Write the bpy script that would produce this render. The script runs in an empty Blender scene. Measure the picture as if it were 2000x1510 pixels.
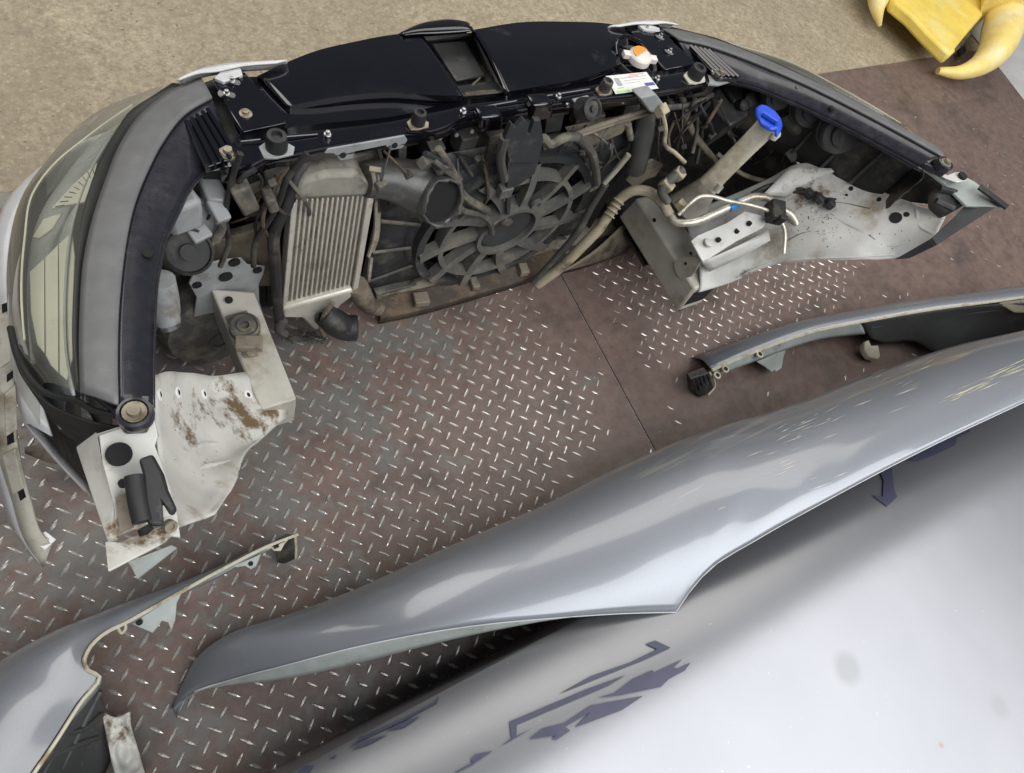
import bpy, bmesh, math, random
from mathutils import Vector, Matrix, noise
random.seed(7)
scn = bpy.context.scene
col = scn.collection

# ------------------------------------------------------------------ camera
CAM_H = 1.40
CR = Vector((0.83500, -0.45800, 0.30600)); CU = Vector((0.3150, 0.8520, 0.4170)); CF = Vector((0.4520, 0.2520, -0.8560))
def _basis():
    th, ro, a = math.radians(58.832), math.radians(36.227), math.radians(60.84)
    f = Vector((0, math.cos(th), -math.sin(th))); r = Vector((1, 0, 0)); u = r.cross(f)
    r2 = math.cos(ro) * r + math.sin(ro) * u; u2 = -math.sin(ro) * r + math.cos(ro) * u
    M = Matrix.Rotation(-a, 3, 'Z')
    return M @ r2, M @ u2, M @ f
CR, CU, CF = _basis()
FPX = 1363.0
cam_d = bpy.data.cameras.new('camera'); cam = bpy.data.objects.new('camera', cam_d); col.objects.link(cam)
m = Matrix((CR, CU, -CF)).transposed().to_4x4(); m.translation = Vector((0, 0, CAM_H)); cam.matrix_world = m
cam_d.sensor_width = 36.0; cam_d.lens = FPX / 2000 * 36.0; cam_d.clip_start = 0.02; cam_d.clip_end = 200
scn.camera = cam

# ------------------------------------------------------------------ light of the workshop
w = bpy.data.worlds.new('World'); scn.world = w; w.use_nodes = True
bgn = w.node_tree.nodes['Background']; bgn.inputs[0].default_value = (0.80, 0.86, 1.0, 1); bgn.inputs[1].default_value = 0.10
def area(name, loc, target, sx, sy, power, colr):
    l = bpy.data.lights.new(name, 'AREA'); l.shape = 'RECTANGLE'; l.size = sx; l.size_y = sy; l.energy = power; l.color = colr
    o = bpy.data.objects.new(name, l); col.objects.link(o); o.location = loc
    d = Vector(target) - Vector(loc); o.rotation_euler = d.to_track_quat('-Z', 'Y').to_euler()
    return o
area('doorway_sky', (1.9, -2.4, 3.4), (1.9, -2.399, 0), 6.0, 4.1, 310, (0.98, 0.985, 1.0))
area('ceiling_and_fill_light', (2.4, 2.1, 3.4), (1.3, 0.8, 0), 3.6, 1.8, 50, (1.0, 0.96, 0.89))
area('ceiling_and_fill_light', (-0.9, 3.3, 3.2), (0.2, 1.0, 0), 3.0, 2.0, 62, (1.0, 0.97, 0.92))  # added fill lamp, no such source seen; brightens the concrete and left lens
scn.view_settings.view_transform = 'Standard'; scn.view_settings.look = 'None'
scn.view_settings.exposure = 0.12; scn.view_settings.gamma = 1.0

# ------------------------------------------------------------------ placing: a sight line of the photograph met with a known height or plane
def ray(x, y): return CF + CR * ((x - 1000) / FPX) - CU * ((y - 755) / FPX)
O = Vector((0, 0, CAM_H))
def Z(x, y, z):
    d = ray(x, y); return O + d * ((z - CAM_H) / d.z)
def Y(x, y, yy):
    d = ray(x, y); return O + d * (yy / d.y)
def X(x, y, xx):
    d = ray(x, y); return O + d * (xx / d.x)
def PL(x, y, a, b):          # plane z = a - b*y
    d = ray(x, y); return O + d * ((a - CAM_H) / (d.z + b * d.y))
def L(x, y, dz=0.0): return PL(x, y, 0.7814 + dz, 0.27)      # top plane of the headlights
def S(x, y, dz=0.0): return PL(x, y, 0.694 + dz, 0.17)       # top plane of the slam panel
CX = 0.705
def mir(p): return Vector((2 * CX - p[0], p[1], p[2]))

# ------------------------------------------------------------------ materials
MAT = {}
def mat(name, base, rough=0.5, metal=0.0, dirt=None, amt=0.5, dscale=9.0, coat=0.0, bump=0.0, bscale=60.0, vary=0.12, rvar=0.12, dirt2=None, amt2=0.4, d2scale=3.0, spec=0.5, zones=()):
    M = bpy.data.materials.new(name); M.use_nodes = True; nt = M.node_tree; N = nt.nodes; P = N['Principled BSDF']; lk = nt.links.new
    tc = N.new('ShaderNodeTexCoord')
    def nz(sc, det=6, rg=0.6):
        n = N.new('ShaderNodeTexNoise'); n.inputs['Scale'].default_value = sc; n.inputs['Detail'].default_value = det; n.inputs['Roughness'].default_value = rg
        lk(tc.outputs['Object'], n.inputs['Vector']); return n
    def ramp(src, a, b):
        r = N.new('ShaderNodeMapRange'); r.inputs[1].default_value = a; r.inputs[2].default_value = b; r.clamp = True; lk(src, r.inputs[0]); return r.outputs[0]
    def mix(fac, c1, c2):
        x = N.new('ShaderNodeMix'); x.data_type = 'RGBA'
        lk(fac, x.inputs[0])
        for s, c in ((6, c1), (7, c2)):
            if isinstance(c, tuple): x.inputs[s].default_value = (*c, 1)
            else: lk(c, x.inputs[s])
        return x.outputs[2]
    n1 = nz(dscale * 2.3)
    hi = tuple(min(1, c * (1 + vary)) for c in base); lo = tuple(c * (1 - vary) for c in base)
    c = mix(ramp(n1.outputs[0], 0.3, 0.7), lo, hi)
    if dirt:
        n2 = nz(dscale, 9, 0.68); c = mix(ramp(n2.outputs[0], 0.70 - 0.42 * amt, 0.83 - 0.42 * amt), c, dirt)
    if dirt2:
        n3 = nz(d2scale, 10, 0.72); src = n3.outputs[0]
        for zp, zr, zk in zones:      # grime gathered at one place of the part
            dd = N.new('ShaderNodeVectorMath'); dd.operation = 'DISTANCE'; lk(tc.outputs['Object'], dd.inputs[0]); dd.inputs[1].default_value = zp
            mr_ = N.new('ShaderNodeMapRange'); mr_.inputs[1].default_value = 0.0; mr_.inputs[2].default_value = zr; mr_.inputs[3].default_value = zk; mr_.inputs[4].default_value = 0.0; lk(dd.outputs['Value'], mr_.inputs[0])
            ad_ = N.new('ShaderNodeMath'); ad_.operation = 'ADD'; lk(src, ad_.inputs[0]); lk(mr_.outputs[0], ad_.inputs[1]); src = ad_.outputs[0]
        c = mix(ramp(src, 0.74 - 0.42 * amt2, 0.84 - 0.42 * amt2), c, dirt2)
    lk(c, P.inputs['Base Color'])
    n4 = nz(dscale * 1.4, 8, 0.7)
    r = N.new('ShaderNodeMapRange'); r.inputs[1].default_value = 0.3; r.inputs[2].default_value = 0.7
    r.inputs[3].default_value = max(0.02, rough - rvar); r.inputs[4].default_value = min(1, rough + rvar); lk(n4.outputs[0], r.inputs[0]); lk(r.outputs[0], P.inputs['Roughness'])
    P.inputs['Metallic'].default_value = metal; P.inputs['Coat Weight'].default_value = coat; P.inputs['Coat Roughness'].default_value = 0.06
    P.inputs['Specular IOR Level'].default_value = spec
    if bump:
        nb = nz(bscale, 5); b = N.new('ShaderNodeBump'); b.inputs['Strength'].default_value = bump; b.inputs['Distance'].default_value = 0.003
        lk(nb.outputs[0], b.inputs['Height']); lk(b.outputs[0], P.inputs['Normal'])
    MAT[name] = M; return M
mat('cover_plastic', (0.055, 0.055, 0.055), 0.42, dirt=(0.13, 0.12, 0.10), amt=0.36, dscale=22)
DUST = (0.17, 0.15, 0.115)
mat('black_gloss', (0.004, 0.004, 0.007), 0.12, dirt=(0.04, 0.04, 0.052), amt=0.24, dscale=9, coat=0.6, rvar=0.06)
mat('grey_strip', (0.145, 0.145, 0.146), 0.5, dirt=(0.23, 0.22, 0.2), amt=0.22, dscale=14)
mat('lamp_band', (0.020, 0.020, 0.027), 0.30, dirt=(0.05, 0.05, 0.057), amt=0.34, dscale=30, coat=0.3)
mat('gasket', (0.022, 0.024, 0.022), 0.4)
mat('lamp_grey', (0.30, 0.31, 0.31), 0.45, dirt=DUST, amt=0.35, dscale=16)
mat('cream_reflector', (0.86, 0.86, 0.74), 0.3, vary=0.05)
mat('lamp_inner', (0.55, 0.58, 0.58), 0.25, metal=0.1)
mat('apron_paint', (0.58, 0.575, 0.53), 0.42, dirt=(0.34, 0.285, 0.195), amt=0.42, dscale=7, dirt2=(0.15, 0.10, 0.05), amt2=0.22, d2scale=17, bump=0.05, zones=[(Z(345, 792, .40), .08, .15), (Z(430, 792, .30), .10, .16), (Z(520, 800, .22), .10, .16), (Z(400, 905, .40), .10, .10), (Z(470, 860, .28), .08, .12), (Z(470, 660, .24), .05, .15), (Z(280, 1010, .66), .05, .15), (Z(250, 1060, .66), .05, .12), (Z(180, 1420, .06), .1, .25)])
mat('apron_grey', (0.56, 0.555, 0.52), 0.45, dirt=(0.33, 0.27, 0.18), amt=0.36, dscale=8, dirt2=(0.13, 0.085, 0.04), amt2=0.18, d2scale=15, zones=[(Z(1540, 415, .40), .12, .14), (Z(1620, 425, .46), .10, .15), (Z(1580, 385, .44), .07, .16), (Z(1440, 520, .27), .10, .18), (Z(1560, 355, .42), .09, .22), (Z(1670, 480, .48), .06, .12)])
mat('rail_paint', (0.46, 0.44, 0.38), 0.42, dirt=(0.28, 0.24, 0.17), amt=0.45, dscale=9, dirt2=(0.12, 0.06, 0.03), amt2=0.14, d2scale=12)
mat('alu', (0.60, 0.57, 0.50), 0.45, metal=0.3, dirt=(0.33, 0.29, 0.21), amt=0.34, dscale=20)
mat('alu_fin', (0.27, 0.24, 0.19), 0.6, metal=0.2, dirt=(0.14, 0.12, 0.09), amt=0.5, dscale=60)
mat('dusty_black', (0.022, 0.022, 0.021), 0.6, dirt=(0.10, 0.09, 0.07), amt=0.45, dscale=11)
mat('dusty_plastic', (0.072, 0.070, 0.062), 0.62, dirt=(0.19, 0.17, 0.125), amt=0.50, dscale=13)
mat('shroud', (0.032, 0.035, 0.037), 0.5, dirt=(0.105, 0.10, 0.085), amt=0.42, dscale=14)
mat('shroud_arm', (0.11, 0.11, 0.10), 0.55, dirt=(0.18, 0.17, 0.135), amt=0.5, dscale=18)
mat('dark_void', (0.006, 0.006, 0.006), 0.8)
mat('radiator_core', (0.012, 0.012, 0.012), 0.7, dirt=(0.05, 0.045, 0.035), amt=0.3, dscale=25)
mat('rubber', (0.020, 0.020, 0.021), 0.55, dirt=(0.085, 0.08, 0.065), amt=0.40, dscale=18)
mat('hose', (0.065, 0.065, 0.062), 0.34, dirt=(0.14, 0.13, 0.105), amt=0.40, dscale=14)
mat('rust', (0.12, 0.085, 0.052), 0.8, dirt=(0.05, 0.04, 0.028), amt=0.62, dscale=16, dirt2=(0.20, 0.115, 0.05), amt2=0.36, d2scale=12, bump=0.3)
mat('undertray', (0.20, 0.17, 0.125), 0.75, dirt=(0.07, 0.057, 0.04), amt=0.5, dscale=12)
mat('zinc', (0.30, 0.27, 0.20), 0.42, metal=0.55, dirt=(0.17, 0.13, 0.08), amt=0.45, dscale=60)
mat('steel', (0.40, 0.40, 0.40), 0.35, metal=1.0)
mat('pipe_alu', (0.58, 0.55, 0.47), 0.38, metal=0.6, dirt=(0.30, 0.26, 0.18), amt=0.4, dscale=20)
mat('pipe_sleeve', (0.40, 0.35, 0.24), 0.55, dirt=(0.16, 0.13, 0.09), amt=0.5, dscale=18)
mat('filler_plastic', (0.55, 0.52, 0.42), 0.45, dirt=(0.36, 0.30, 0.18), amt=0.4, dscale=8)
mat('blue_cap', (0.025, 0.09, 0.62), 0.35, vary=0.2)
mat('blue_tape', (0.02, 0.22, 0.55), 0.4)
mat('bumper_white', (0.62, 0.62, 0.62), 0.3, dirt=(0.42, 0.38, 0.30), amt=0.22, dscale=9, coat=0.4)
mat('bumper_edge', (0.56, 0.53, 0.44), 0.5, dirt=(0.28, 0.22, 0.15), amt=0.45, dscale=12)
mat('orange_cap', (0.80, 0.30, 0.04), 0.45); mat('white_cap', (0.72, 0.68, 0.62), 0.45)
mat('wing_inner', (0.31, 0.34, 0.32), 0.5, dirt=(0.20, 0.17, 0.12), amt=0.30, dscale=14)
mat('wing_edge', (0.50, 0.47, 0.36), 0.5, dirt=(0.25, 0.20, 0.11), amt=0.42, dscale=22)
mat('liner', (0.045, 0.047, 0.047), 0.55, dirt=(0.20, 0.165, 0.11), amt=0.30, dscale=7)
mat('yellow_paint', (0.88, 0.66, 0.13), 0.5, dirt=(0.90, 0.75, 0.28), amt=0.45, dscale=6, dirt2=(0.30, 0.22, 0.10), amt2=0.16, d2scale=16, bump=0.25)
mat('yellow_worn', (0.87, 0.68, 0.22), 0.5, dirt=(0.90, 0.78, 0.44), amt=0.5, dscale=7, dirt2=(0.62, 0.33, 0.06), amt2=0.20, d2scale=9, bump=0.3)
mat('navy_mark', (0.055, 0.058, 0.095), 0.42); mat('paper', (0.80, 0.80, 0.76), 0.5)
mat('print_red', (0.75, 0.30, 0.24), 0.5); mat('print_green', (0.42, 0.66, 0.32), 0.5); mat('print_blue', (0.10, 0.10, 0.42), 0.5); mat('print_grey', (0.38, 0.40, 0.42), 0.5)
mat('ridge_highlight_tint', (0.45, 0.44, 0.33), 0.2, coat=0.5)
mat('scuff_yellow', (0.45, 0.44, 0.32), 0.6)
mat('scuff_pale', (0.50, 0.49, 0.45), 0.6)
mat('washer_white', (0.80, 0.80, 0.78), 0.35, vary=0.05)
mat('alu_dull', (0.26, 0.245, 0.205), 0.6, metal=0.2, dirt=(0.12, 0.105, 0.08), amt=0.45, dscale=26)
mat('flock', (0.05, 0.042, 0.032), 0.9, dirt=(0.30, 0.23, 0.13), amt=0.35, dscale=30, bump=0.4)
mat('pale_floor', (0.50, 0.50, 0.49), 0.5, dirt=(0.30, 0.29, 0.27), amt=0.2, dscale=3)
mat('grit', (0.45, 0.42, 0.35), 0.8); mat('lug_steel', (0.60, 0.575, 0.53), 0.30, metal=0.7, dirt=(0.27, 0.235, 0.21), amt=0.36, dscale=30)

def silver_paint():
    M = bpy.data.materials.new('silver_paint'); M.use_nodes = True; nt = M.node_tree; N = nt.nodes; lk = nt.links.new; P = N['Principled BSDF']
    tc = N.new('ShaderNodeTexCoord')
    fl = N.new('ShaderNodeTexNoise'); fl.inputs['Scale'].default_value = 900; lk(tc.outputs['Object'], fl.inputs[0])
    cr = N.new('ShaderNodeMix'); cr.data_type = 'RGBA'; lk(fl.outputs[0], cr.inputs[0]); cr.inputs[6].default_value = (0.215, 0.23, 0.255, 1); cr.inputs[7].default_value = (0.30, 0.32, 0.35, 1)
    mp = N.new('ShaderNodeMapping'); mp.inputs['Rotation'].default_value = (0, 0, 0.16); mp.inputs['Scale'].default_value = (1.6, 42, 8); lk(tc.outputs['Object'], mp.inputs[0])
    sc = N.new('ShaderNodeTexNoise'); sc.inputs['Scale'].default_value = 1.9; sc.inputs['Detail'].default_value = 8; lk(mp.outputs[0], sc.inputs[0])
    big = N.new('ShaderNodeTexNoise'); big.inputs['Scale'].default_value = 2.2; lk(tc.outputs['Object'], big.inputs[0])
    mu = N.new('ShaderNodeMath'); mu.operation = 'MULTIPLY'; lk(sc.outputs[0], mu.inputs[0]); lk(big.outputs[0], mu.inputs[1])
    rm = N.new('ShaderNodeMapRange'); rm.inputs[1].default_value = 0.36; rm.inputs[2].default_value = 0.42; rm.inputs[4].default_value = 0.45; lk(mu.outputs[0], rm.inputs[0])
    c2 = N.new('ShaderNodeMix'); c2.data_type = 'RGBA'; lk(rm.outputs[0], c2.inputs[0]); lk(cr.outputs[2], c2.inputs[6]); c2.inputs[7].default_value = (0.52, 0.50, 0.44, 1)
    lk(c2.outputs[2], P.inputs['Base Color'])
    P.inputs['Metallic'].default_value = 0.55; P.inputs['Roughness'].default_value = 0.46; P.inputs['Coat Weight'].default_value = 0.6; P.inputs['Coat Roughness'].default_value = 0.10; P.inputs['Coat IOR'].default_value = 1.7
    MAT['silver_paint'] = M
silver_paint()

def lens_mat():
    M = bpy.data.materials.new('lens'); M.use_nodes = True; nt = M.node_tree; N = nt.nodes; lk = nt.links.new; N.remove(N['Principled BSDF']); out = N['Material Output']
    tr = N.new('ShaderNodeBsdfTransparent'); tr.inputs[0].default_value = (0.97, 0.975, 0.92, 1)
    df = N.new('ShaderNodeBsdfDiffuse'); df.inputs[0].default_value = (0.62, 0.61, 0.52, 1)
    gl = N.new('ShaderNodeBsdfGlossy'); gl.inputs['Roughness'].default_value = 0.08
    tc = N.new('ShaderNodeTexCoord'); nz = N.new('ShaderNodeTexNoise'); nz.inputs['Scale'].default_value = 7; nz.inputs['Detail'].default_value = 8; lk(tc.outputs['Object'], nz.inputs[0])
    lw = N.new('ShaderNodeLayerWeight'); lw.inputs[0].default_value = 0.22
    ad = N.new('ShaderNodeMath'); ad.operation = 'MULTIPLY_ADD'; lk(lw.outputs['Facing'], ad.inputs[0]); ad.inputs[1].default_value = 0.30
    mr = N.new('ShaderNodeMapRange'); mr.inputs[3].default_value = 0.0; mr.inputs[4].default_value = 0.07; lk(nz.outputs[0], mr.inputs[0]); lk(mr.outputs[0], ad.inputs[2])
    m1 = N.new('ShaderNodeMixShader'); lk(ad.outputs[0], m1.inputs[0]); lk(tr.outputs[0], m1.inputs[1]); lk(df.outputs[0], m1.inputs[2])
    fr = N.new('ShaderNodeFresnel'); fr.inputs[0].default_value = 1.5
    m2 = N.new('ShaderNodeMixShader'); lk(fr.outputs[0], m2.inputs[0]); lk(m1.outputs[0], m2.inputs[1]); lk(gl.outputs[0], m2.inputs[2]); lk(m2.outputs[0], out.inputs[0])
    MAT['lens'] = M
lens_mat()

def floor_mats():
    M = bpy.data.materials.new('plate_paint'); M.use_nodes = True; nt = M.node_tree; N = nt.nodes; lk = nt.links.new; P = N['Principled BSDF']
    tc = N.new('ShaderNodeTexCoord')
    def nz(s, d=8, r=0.65):
        n = N.new('ShaderNodeTexNoise'); n.inputs['Scale'].default_value = s; n.inputs['Detail'].default_value = d; n.inputs['Roughness'].default_value = r; lk(tc.outputs['Object'], n.inputs[0]); return n.outputs[0]
    def rng(x, a, b, c=0.0, d=1.0):
        r = N.new('ShaderNodeMapRange'); r.inputs[1].default_value = a; r.inputs[2].default_value = b; r.inputs[3].default_value = c; r.inputs[4].default_value = d; lk(x, r.inputs[0]); return r.outputs[0]
    def mix(f, a, b):
        x = N.new('ShaderNodeMix'); x.data_type = 'RGBA'; lk(f, x.inputs[0])
        for s, c in ((6, a), (7, b)):
            if isinstance(c, tuple): x.inputs[s].default_value = (*c, 1)
            else: lk(c, x.inputs[s])
        return x.outputs[2]
    def op(o, a, b):
        x = N.new('ShaderNodeMath'); x.operation = o; x.use_clamp = False
        for s, c in ((0, a), (1, b)):
            if isinstance(c, (int, float)): x.inputs[s].default_value = c
            else: lk(c, x.inputs[s])
        return x.outputs[0]
    brown = mix(rng(nz(26, 8, 0.75), 0.3, 0.7), (0.122, 0.082, 0.068), (0.212, 0.155, 0.130))
    sp = N.new('ShaderNodeSeparateXYZ'); lk(tc.outputs['Object'], sp.inputs[0])
    # wear: where feet and parts were dragged, strongest between the panels
    wx = rng(sp.outputs[0], 0.15, 1.0, 0.10, -0.06); wy = rng(sp.outputs[1], 0.15, 0.62, -0.03, 0.05)
    wear = op('ADD', op('ADD', nz(9, 10, 0.72), wx), wy)
    wear = op('ADD', wear, op('MULTIPLY', op('SUBTRACT', nz(55, 6, 0.7), 0.5), 0.16))
    worn = rng(wear, 0.56, 0.66, 0.0, 0.62)
    c = mix(worn, brown, mix(nz(40, 8, 0.7), (0.10, 0.118, 0.117), (0.27, 0.29, 0.27)))
    c = mix(rng(nz(70, 4, 0.6), 0.70, 0.76), c, (0.42, 0.36, 0.29))
    c = mix(rng(nz(5, 8, 0.7), 0.52, 0.72, 0.0, 0.75), c, (0.055, 0.047, 0.043))
    lk(c, P.inputs['Base Color'])
    lk(op('ADD', op('MULTIPLY', nz(30, 6, 0.7), 0.36), 0.19), P.inputs['Roughness'])
    lk(op('MULTIPLY', worn, 0.35), P.inputs['Metallic'])
    b = N.new('ShaderNodeBump'); b.inputs['Strength'].default_value = 0.25; b.inputs['Distance'].default_value = 0.0015; lk(nz(180, 4, 0.7), b.inputs['Height']); lk(b.outputs[0], P.inputs['Normal'])
    MAT['plate_paint'] = M
    M = bpy.data.materials.new('concrete'); M.use_nodes = True; nt = M.node_tree; N = nt.nodes; lk = nt.links.new; P = N['Principled BSDF']
    tc = N.new('ShaderNodeTexCoord')
    base = mix(rng(nz(3.5, 8, 0.7), 0.3, 0.7), (0.36, 0.30, 0.205), (0.62, 0.535, 0.38))
    base = mix(rng(nz(1.3, 9, 0.75), 0.45, 0.70, 0.0, 0.7), base, (0.28, 0.24, 0.175))
    base = mix(rng(nz(4.7, 9, 0.8), 0.58, 0.68, 0.0, 0.6), base, (0.19, 0.165, 0.125))
    base = mix(rng(nz(55, 10, 0.8), 0.40, 0.62), (0.29, 0.24, 0.165), base)
    base = mix(rng(nz(110, 5, 0.7), 0.60, 0.70), base, (0.62, 0.52, 0.33))
    base = mix(rng(nz(75, 4, 0.6), 0.66, 0.72), base, (0.09, 0.075, 0.055))
    lk(base, P.inputs['Base Color']); lk(rng(nz(20), 0.3, 0.7, 0.4, 0.75), P.inputs['Roughness'])
    b = N.new('ShaderNodeBump'); b.inputs['Strength'].default_value = 0.5; b.inputs['Distance'].default_value = 0.004; lk(nz(90, 8, 0.75), b.inputs['Height']); lk(b.outputs[0], P.inputs['Normal'])
    MAT['concrete'] = M
    M = bpy.data.materials.new('pale_paint'); M.use_nodes = True; nt = M.node_tree; N = nt.nodes; lk = nt.links.new; P = N['Principled BSDF']
    tc = N.new('ShaderNodeTexCoord')
    c = mix(rng(nz(2.2, 6, 0.6), 0.35, 0.65), (0.245, 0.25, 0.265), (0.27, 0.275, 0.29))
    c = mix(rng(nz(160, 2, 0.5), 0.745, 0.77), c, (0.40, 0.36, 0.36))
    for (p, r0, r1, k) in SPOTS:
        d = N.new('ShaderNodeVectorMath'); d.operation = 'DISTANCE'; lk(tc.outputs['Object'], d.inputs[0]); d.inputs[1].default_value = p
        c = mix(rng(d.outputs['Value'], r0, r1, 1.0, 0.0), c, k)
    lk(c, P.inputs['Base Color']); P.inputs['Roughness'].default_value = 0.36; P.inputs['Metallic'].default_value = 0.66; P.inputs['Coat Weight'].default_value = 0.25; P.inputs['Coat Roughness'].default_value = 0.22
    b = N.new('ShaderNodeBump'); b.inputs['Strength'].default_value = 0.10; b.inputs['Distance'].default_value = 0.01; lk(nz(7, 3, 0.5), b.inputs['Height']); lk(b.outputs[0], P.inputs['Normal'])
    MAT['pale_paint'] = M

# ------------------------------------------------------------------ mesh helpers
def cr1(pts, n):             # Catmull-Rom resample of a polyline to n points
    pts = [Vector(p) for p in pts]
    if len(pts) == 2: return [pts[0].lerp(pts[1], i / (n - 1)) for i in range(n)]
    ln = [0]
    for a, b in zip(pts, pts[1:]): ln.append(ln[-1] + max((b - a).length, 1e-6))
    out = []
    for i in range(n):
        t = ln[-1] * i / (n - 1); k = 0
        while k < len(ln) - 2 and t > ln[k + 1]: k += 1
        u = (t - ln[k]) / (ln[k + 1] - ln[k]); u = min(max(u, 0), 1)
        p1, p2 = pts[k], pts[k + 1]
        p0 = pts[k - 1] if k > 0 else p1 * 2 - p2
        p3 = pts[k + 2] if k + 2 < len(pts) else p2 * 2 - p1
        d = ln[k + 1] - ln[k]
        d0 = ln[k] - ln[k - 1] if k > 0 else d
        d3 = ln[k + 2] - ln[k + 1] if k + 2 < len(pts) else d
        m1 = ((p2 - p1) / d * d0 + (p1 - p0) / d0 * d) / (d + d0) * d
        m2 = ((p3 - p2) / d3 * d + (p2 - p1) / d * d3) / (d + d3) * d
        out.append((2 * u**3 - 3 * u**2 + 1) * p1 + (u**3 - 2 * u**2 + u) * m1 + (-2 * u**3 + 3 * u**2) * p2 + (u**3 - u**2) * m2)
    return out
class B:
    def __init__(s): s.v = []; s.f = []
    def add(s, v, f):
        o = len(s.v); s.v += [tuple(p) for p in v]; s.f += [tuple(i + o for i in q) for q in f]; return s
    def grid(s, rows, nu=None, nv=None, close=False):
        if nu: rows = [cr1(r, nu) for r in rows]
        if nv:
            cols = [cr1([r[i] for r in rows], nv) for i in range(len(rows[0]))]
            rows = [[c[j] for c in cols] for j in range(nv)]
        n = len(rows[0]); v = [p for r in rows for p in r]; f = []
        for j in range(len(rows) - 1):
            for i in range(n - 1 if not close else n):
                i2 = (i + 1) % n
                f.append((j * n + i, j * n + i2, (j + 1) * n + i2, (j + 1) * n + i))
        return s.add(v, f)
    def tube(s, path, r, n=10, seg=None, caps=True, hollow=False):
        if not isinstance(r, (list, tuple)): r = [r] * len(path)
        pp = cr1(path, seg) if seg else [Vector(p) for p in path]
        rr = [c[0] for c in cr1([(x, 0, i * 0.1) for i, x in enumerate(r)], len(pp))] if seg else r
        if seg and len(r) == 2: rr = [r[0] + (r[1] - r[0]) * i / (len(pp) - 1) for i in range(len(pp))]
        rows = []; up = None
        for i, p in enumerate(pp):
            t = (pp[min(i + 1, len(pp) - 1)] - pp[max(i - 1, 0)]).normalized()
            if up is None: up = t.orthogonal().normalized()
            up = (up - t * up.dot(t)).normalized(); sd = t.cross(up)
            rows.append([p + (up * math.cos(2 * math.pi * k / n) + sd * math.sin(2 * math.pi * k / n)) * rr[i] for k in range(n)])
        o = len(s.v); s.grid(rows, close=True)
        if caps:
            s.f.append(tuple(o + k for k in range(n))[::-1])
            if not hollow: s.f.append(tuple(o + (len(rows) - 1) * n + k for k in range(n)))
        return s
    def lathe(s, c, ax, prof, n=20):
        c = Vector(c); ax = Vector(ax).normalized(); u = ax.orthogonal().normalized(); v = ax.cross(u)
        rows = [[c + ax * h + (u * math.cos(2 * math.pi * k / n) + v * math.sin(2 * math.pi * k / n)) * r for k in range(n)] for r, h in prof]
        o = len(s.v); s.grid(rows, close=True)
        if prof[0][0] > 1e-4: s.f.append(tuple(o + k for k in range(n))[::-1])
        if prof[-1][0] > 1e-4: s.f.append(tuple(o + (len(rows) - 1) * n + k for k in range(n)))
        return s
    def box(s, c, size, rz=0.0, rx=0.0, ry=0.0):
        M = Matrix.Rotation(rz, 3, 'Z') @ Matrix.Rotation(ry, 3, 'Y') @ Matrix.Rotation(rx, 3, 'X'); h = Vector(size) / 2
        v = [Vector(c) + M @ Vector((x * h.x, y * h.y, z * h.z)) for z in (-1, 1) for y in (-1, 1) for x in (-1, 1)]
        return s.add(v, [(0, 2, 3, 1), (4, 5, 7, 6), (0, 1, 5, 4), (2, 6, 7, 3), (0, 4, 6, 2), (1, 3, 7, 5)])
    def prism(s, pts, off):
        off = Vector(off); n = len(pts); v = [Vector(p) for p in pts] + [Vector(p) + off for p in pts]
        f = [tuple(range(n)), tuple(range(2 * n - 1, n - 1, -1))] + [(i, i + n, (i + 1) % n + n, (i + 1) % n) for i in range(n)]
        return s.add(v, f)
    def build(s, name, m, parent=None, bevel=0.0, solid=0.0, smooth=45, solid_off=0.0):
        me = bpy.data.meshes.new(name); bm = bmesh.new()
        vs = [bm.verts.new(p) for p in s.v]
        for q in s.f:
            try: bm.faces.new([vs[i] for i in q])
            except ValueError: pass
        bmesh.ops.remove_doubles(bm, verts=bm.verts, dist=1e-5)
        bmesh.ops.recalc_face_normals(bm, faces=bm.faces)
        big = [f for f in bm.faces if len(f.verts) > 4]
        if big: bmesh.ops.triangulate(bm, faces=big)
        lim = math.radians(smooth)
        for f in bm.faces: f.smooth = True
        for e in bm.edges:
            if len(e.link_faces) == 2: e.smooth = e.calc_face_angle(0) < lim
        bm.to_mesh(me); bm.free()
        me.materials.append(MAT[m])
        o = bpy.data.objects.new(name, me); col.objects.link(o)
        if solid:
            md = o.modifiers.new('thickness', 'SOLIDIFY'); md.thickness = solid; md.offset = solid_off
        if bevel:
            md = o.modifiers.new('edge', 'BEVEL'); md.width = bevel; md.segments = 2; md.limit_method = 'ANGLE'; md.angle_limit = math.radians(40); md.harden_normals = False
        if parent is not None: adopt(o, parent)
        return o
def world_loc(o):
    p = Vector(o.location)
    return p
def adopt(o, parent):
    o.parent = parent
    if parent.type == 'EMPTY': o.matrix_parent_inverse = Matrix.Translation(-Vector(parent.location))
def thing(name, label, cat, loc, group=None):
    o = bpy.data.objects.new(name, None); col.objects.link(o); o.location = loc; o.empty_display_size = 0.1
    o['label'] = label; o['category'] = cat
    if group: o['group'] = group
    return o
def structure(o, label=None, cat=None):
    o['kind'] = 'structure'
    if label: o['label'] = label
    if cat: o['category'] = cat
    return o
from mathutils.bvhtree import BVHTree
class Skin:
    def __init__(s, b): s.t = BVHTree.FromPolygons([Vector(v) for v in b.v], [list(f) for f in b.f])
    def at(s, x, y, lift=0.0):
        h = s.t.ray_cast(O, ray(x, y).normalized())
        if h[0] is None: h = s.t.find_nearest(Z(x, y, .4))
        n = h[1] if h[1].dot(ray(x, y)) < 0 else -h[1]
        return h[0] + n * lift, n
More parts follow.
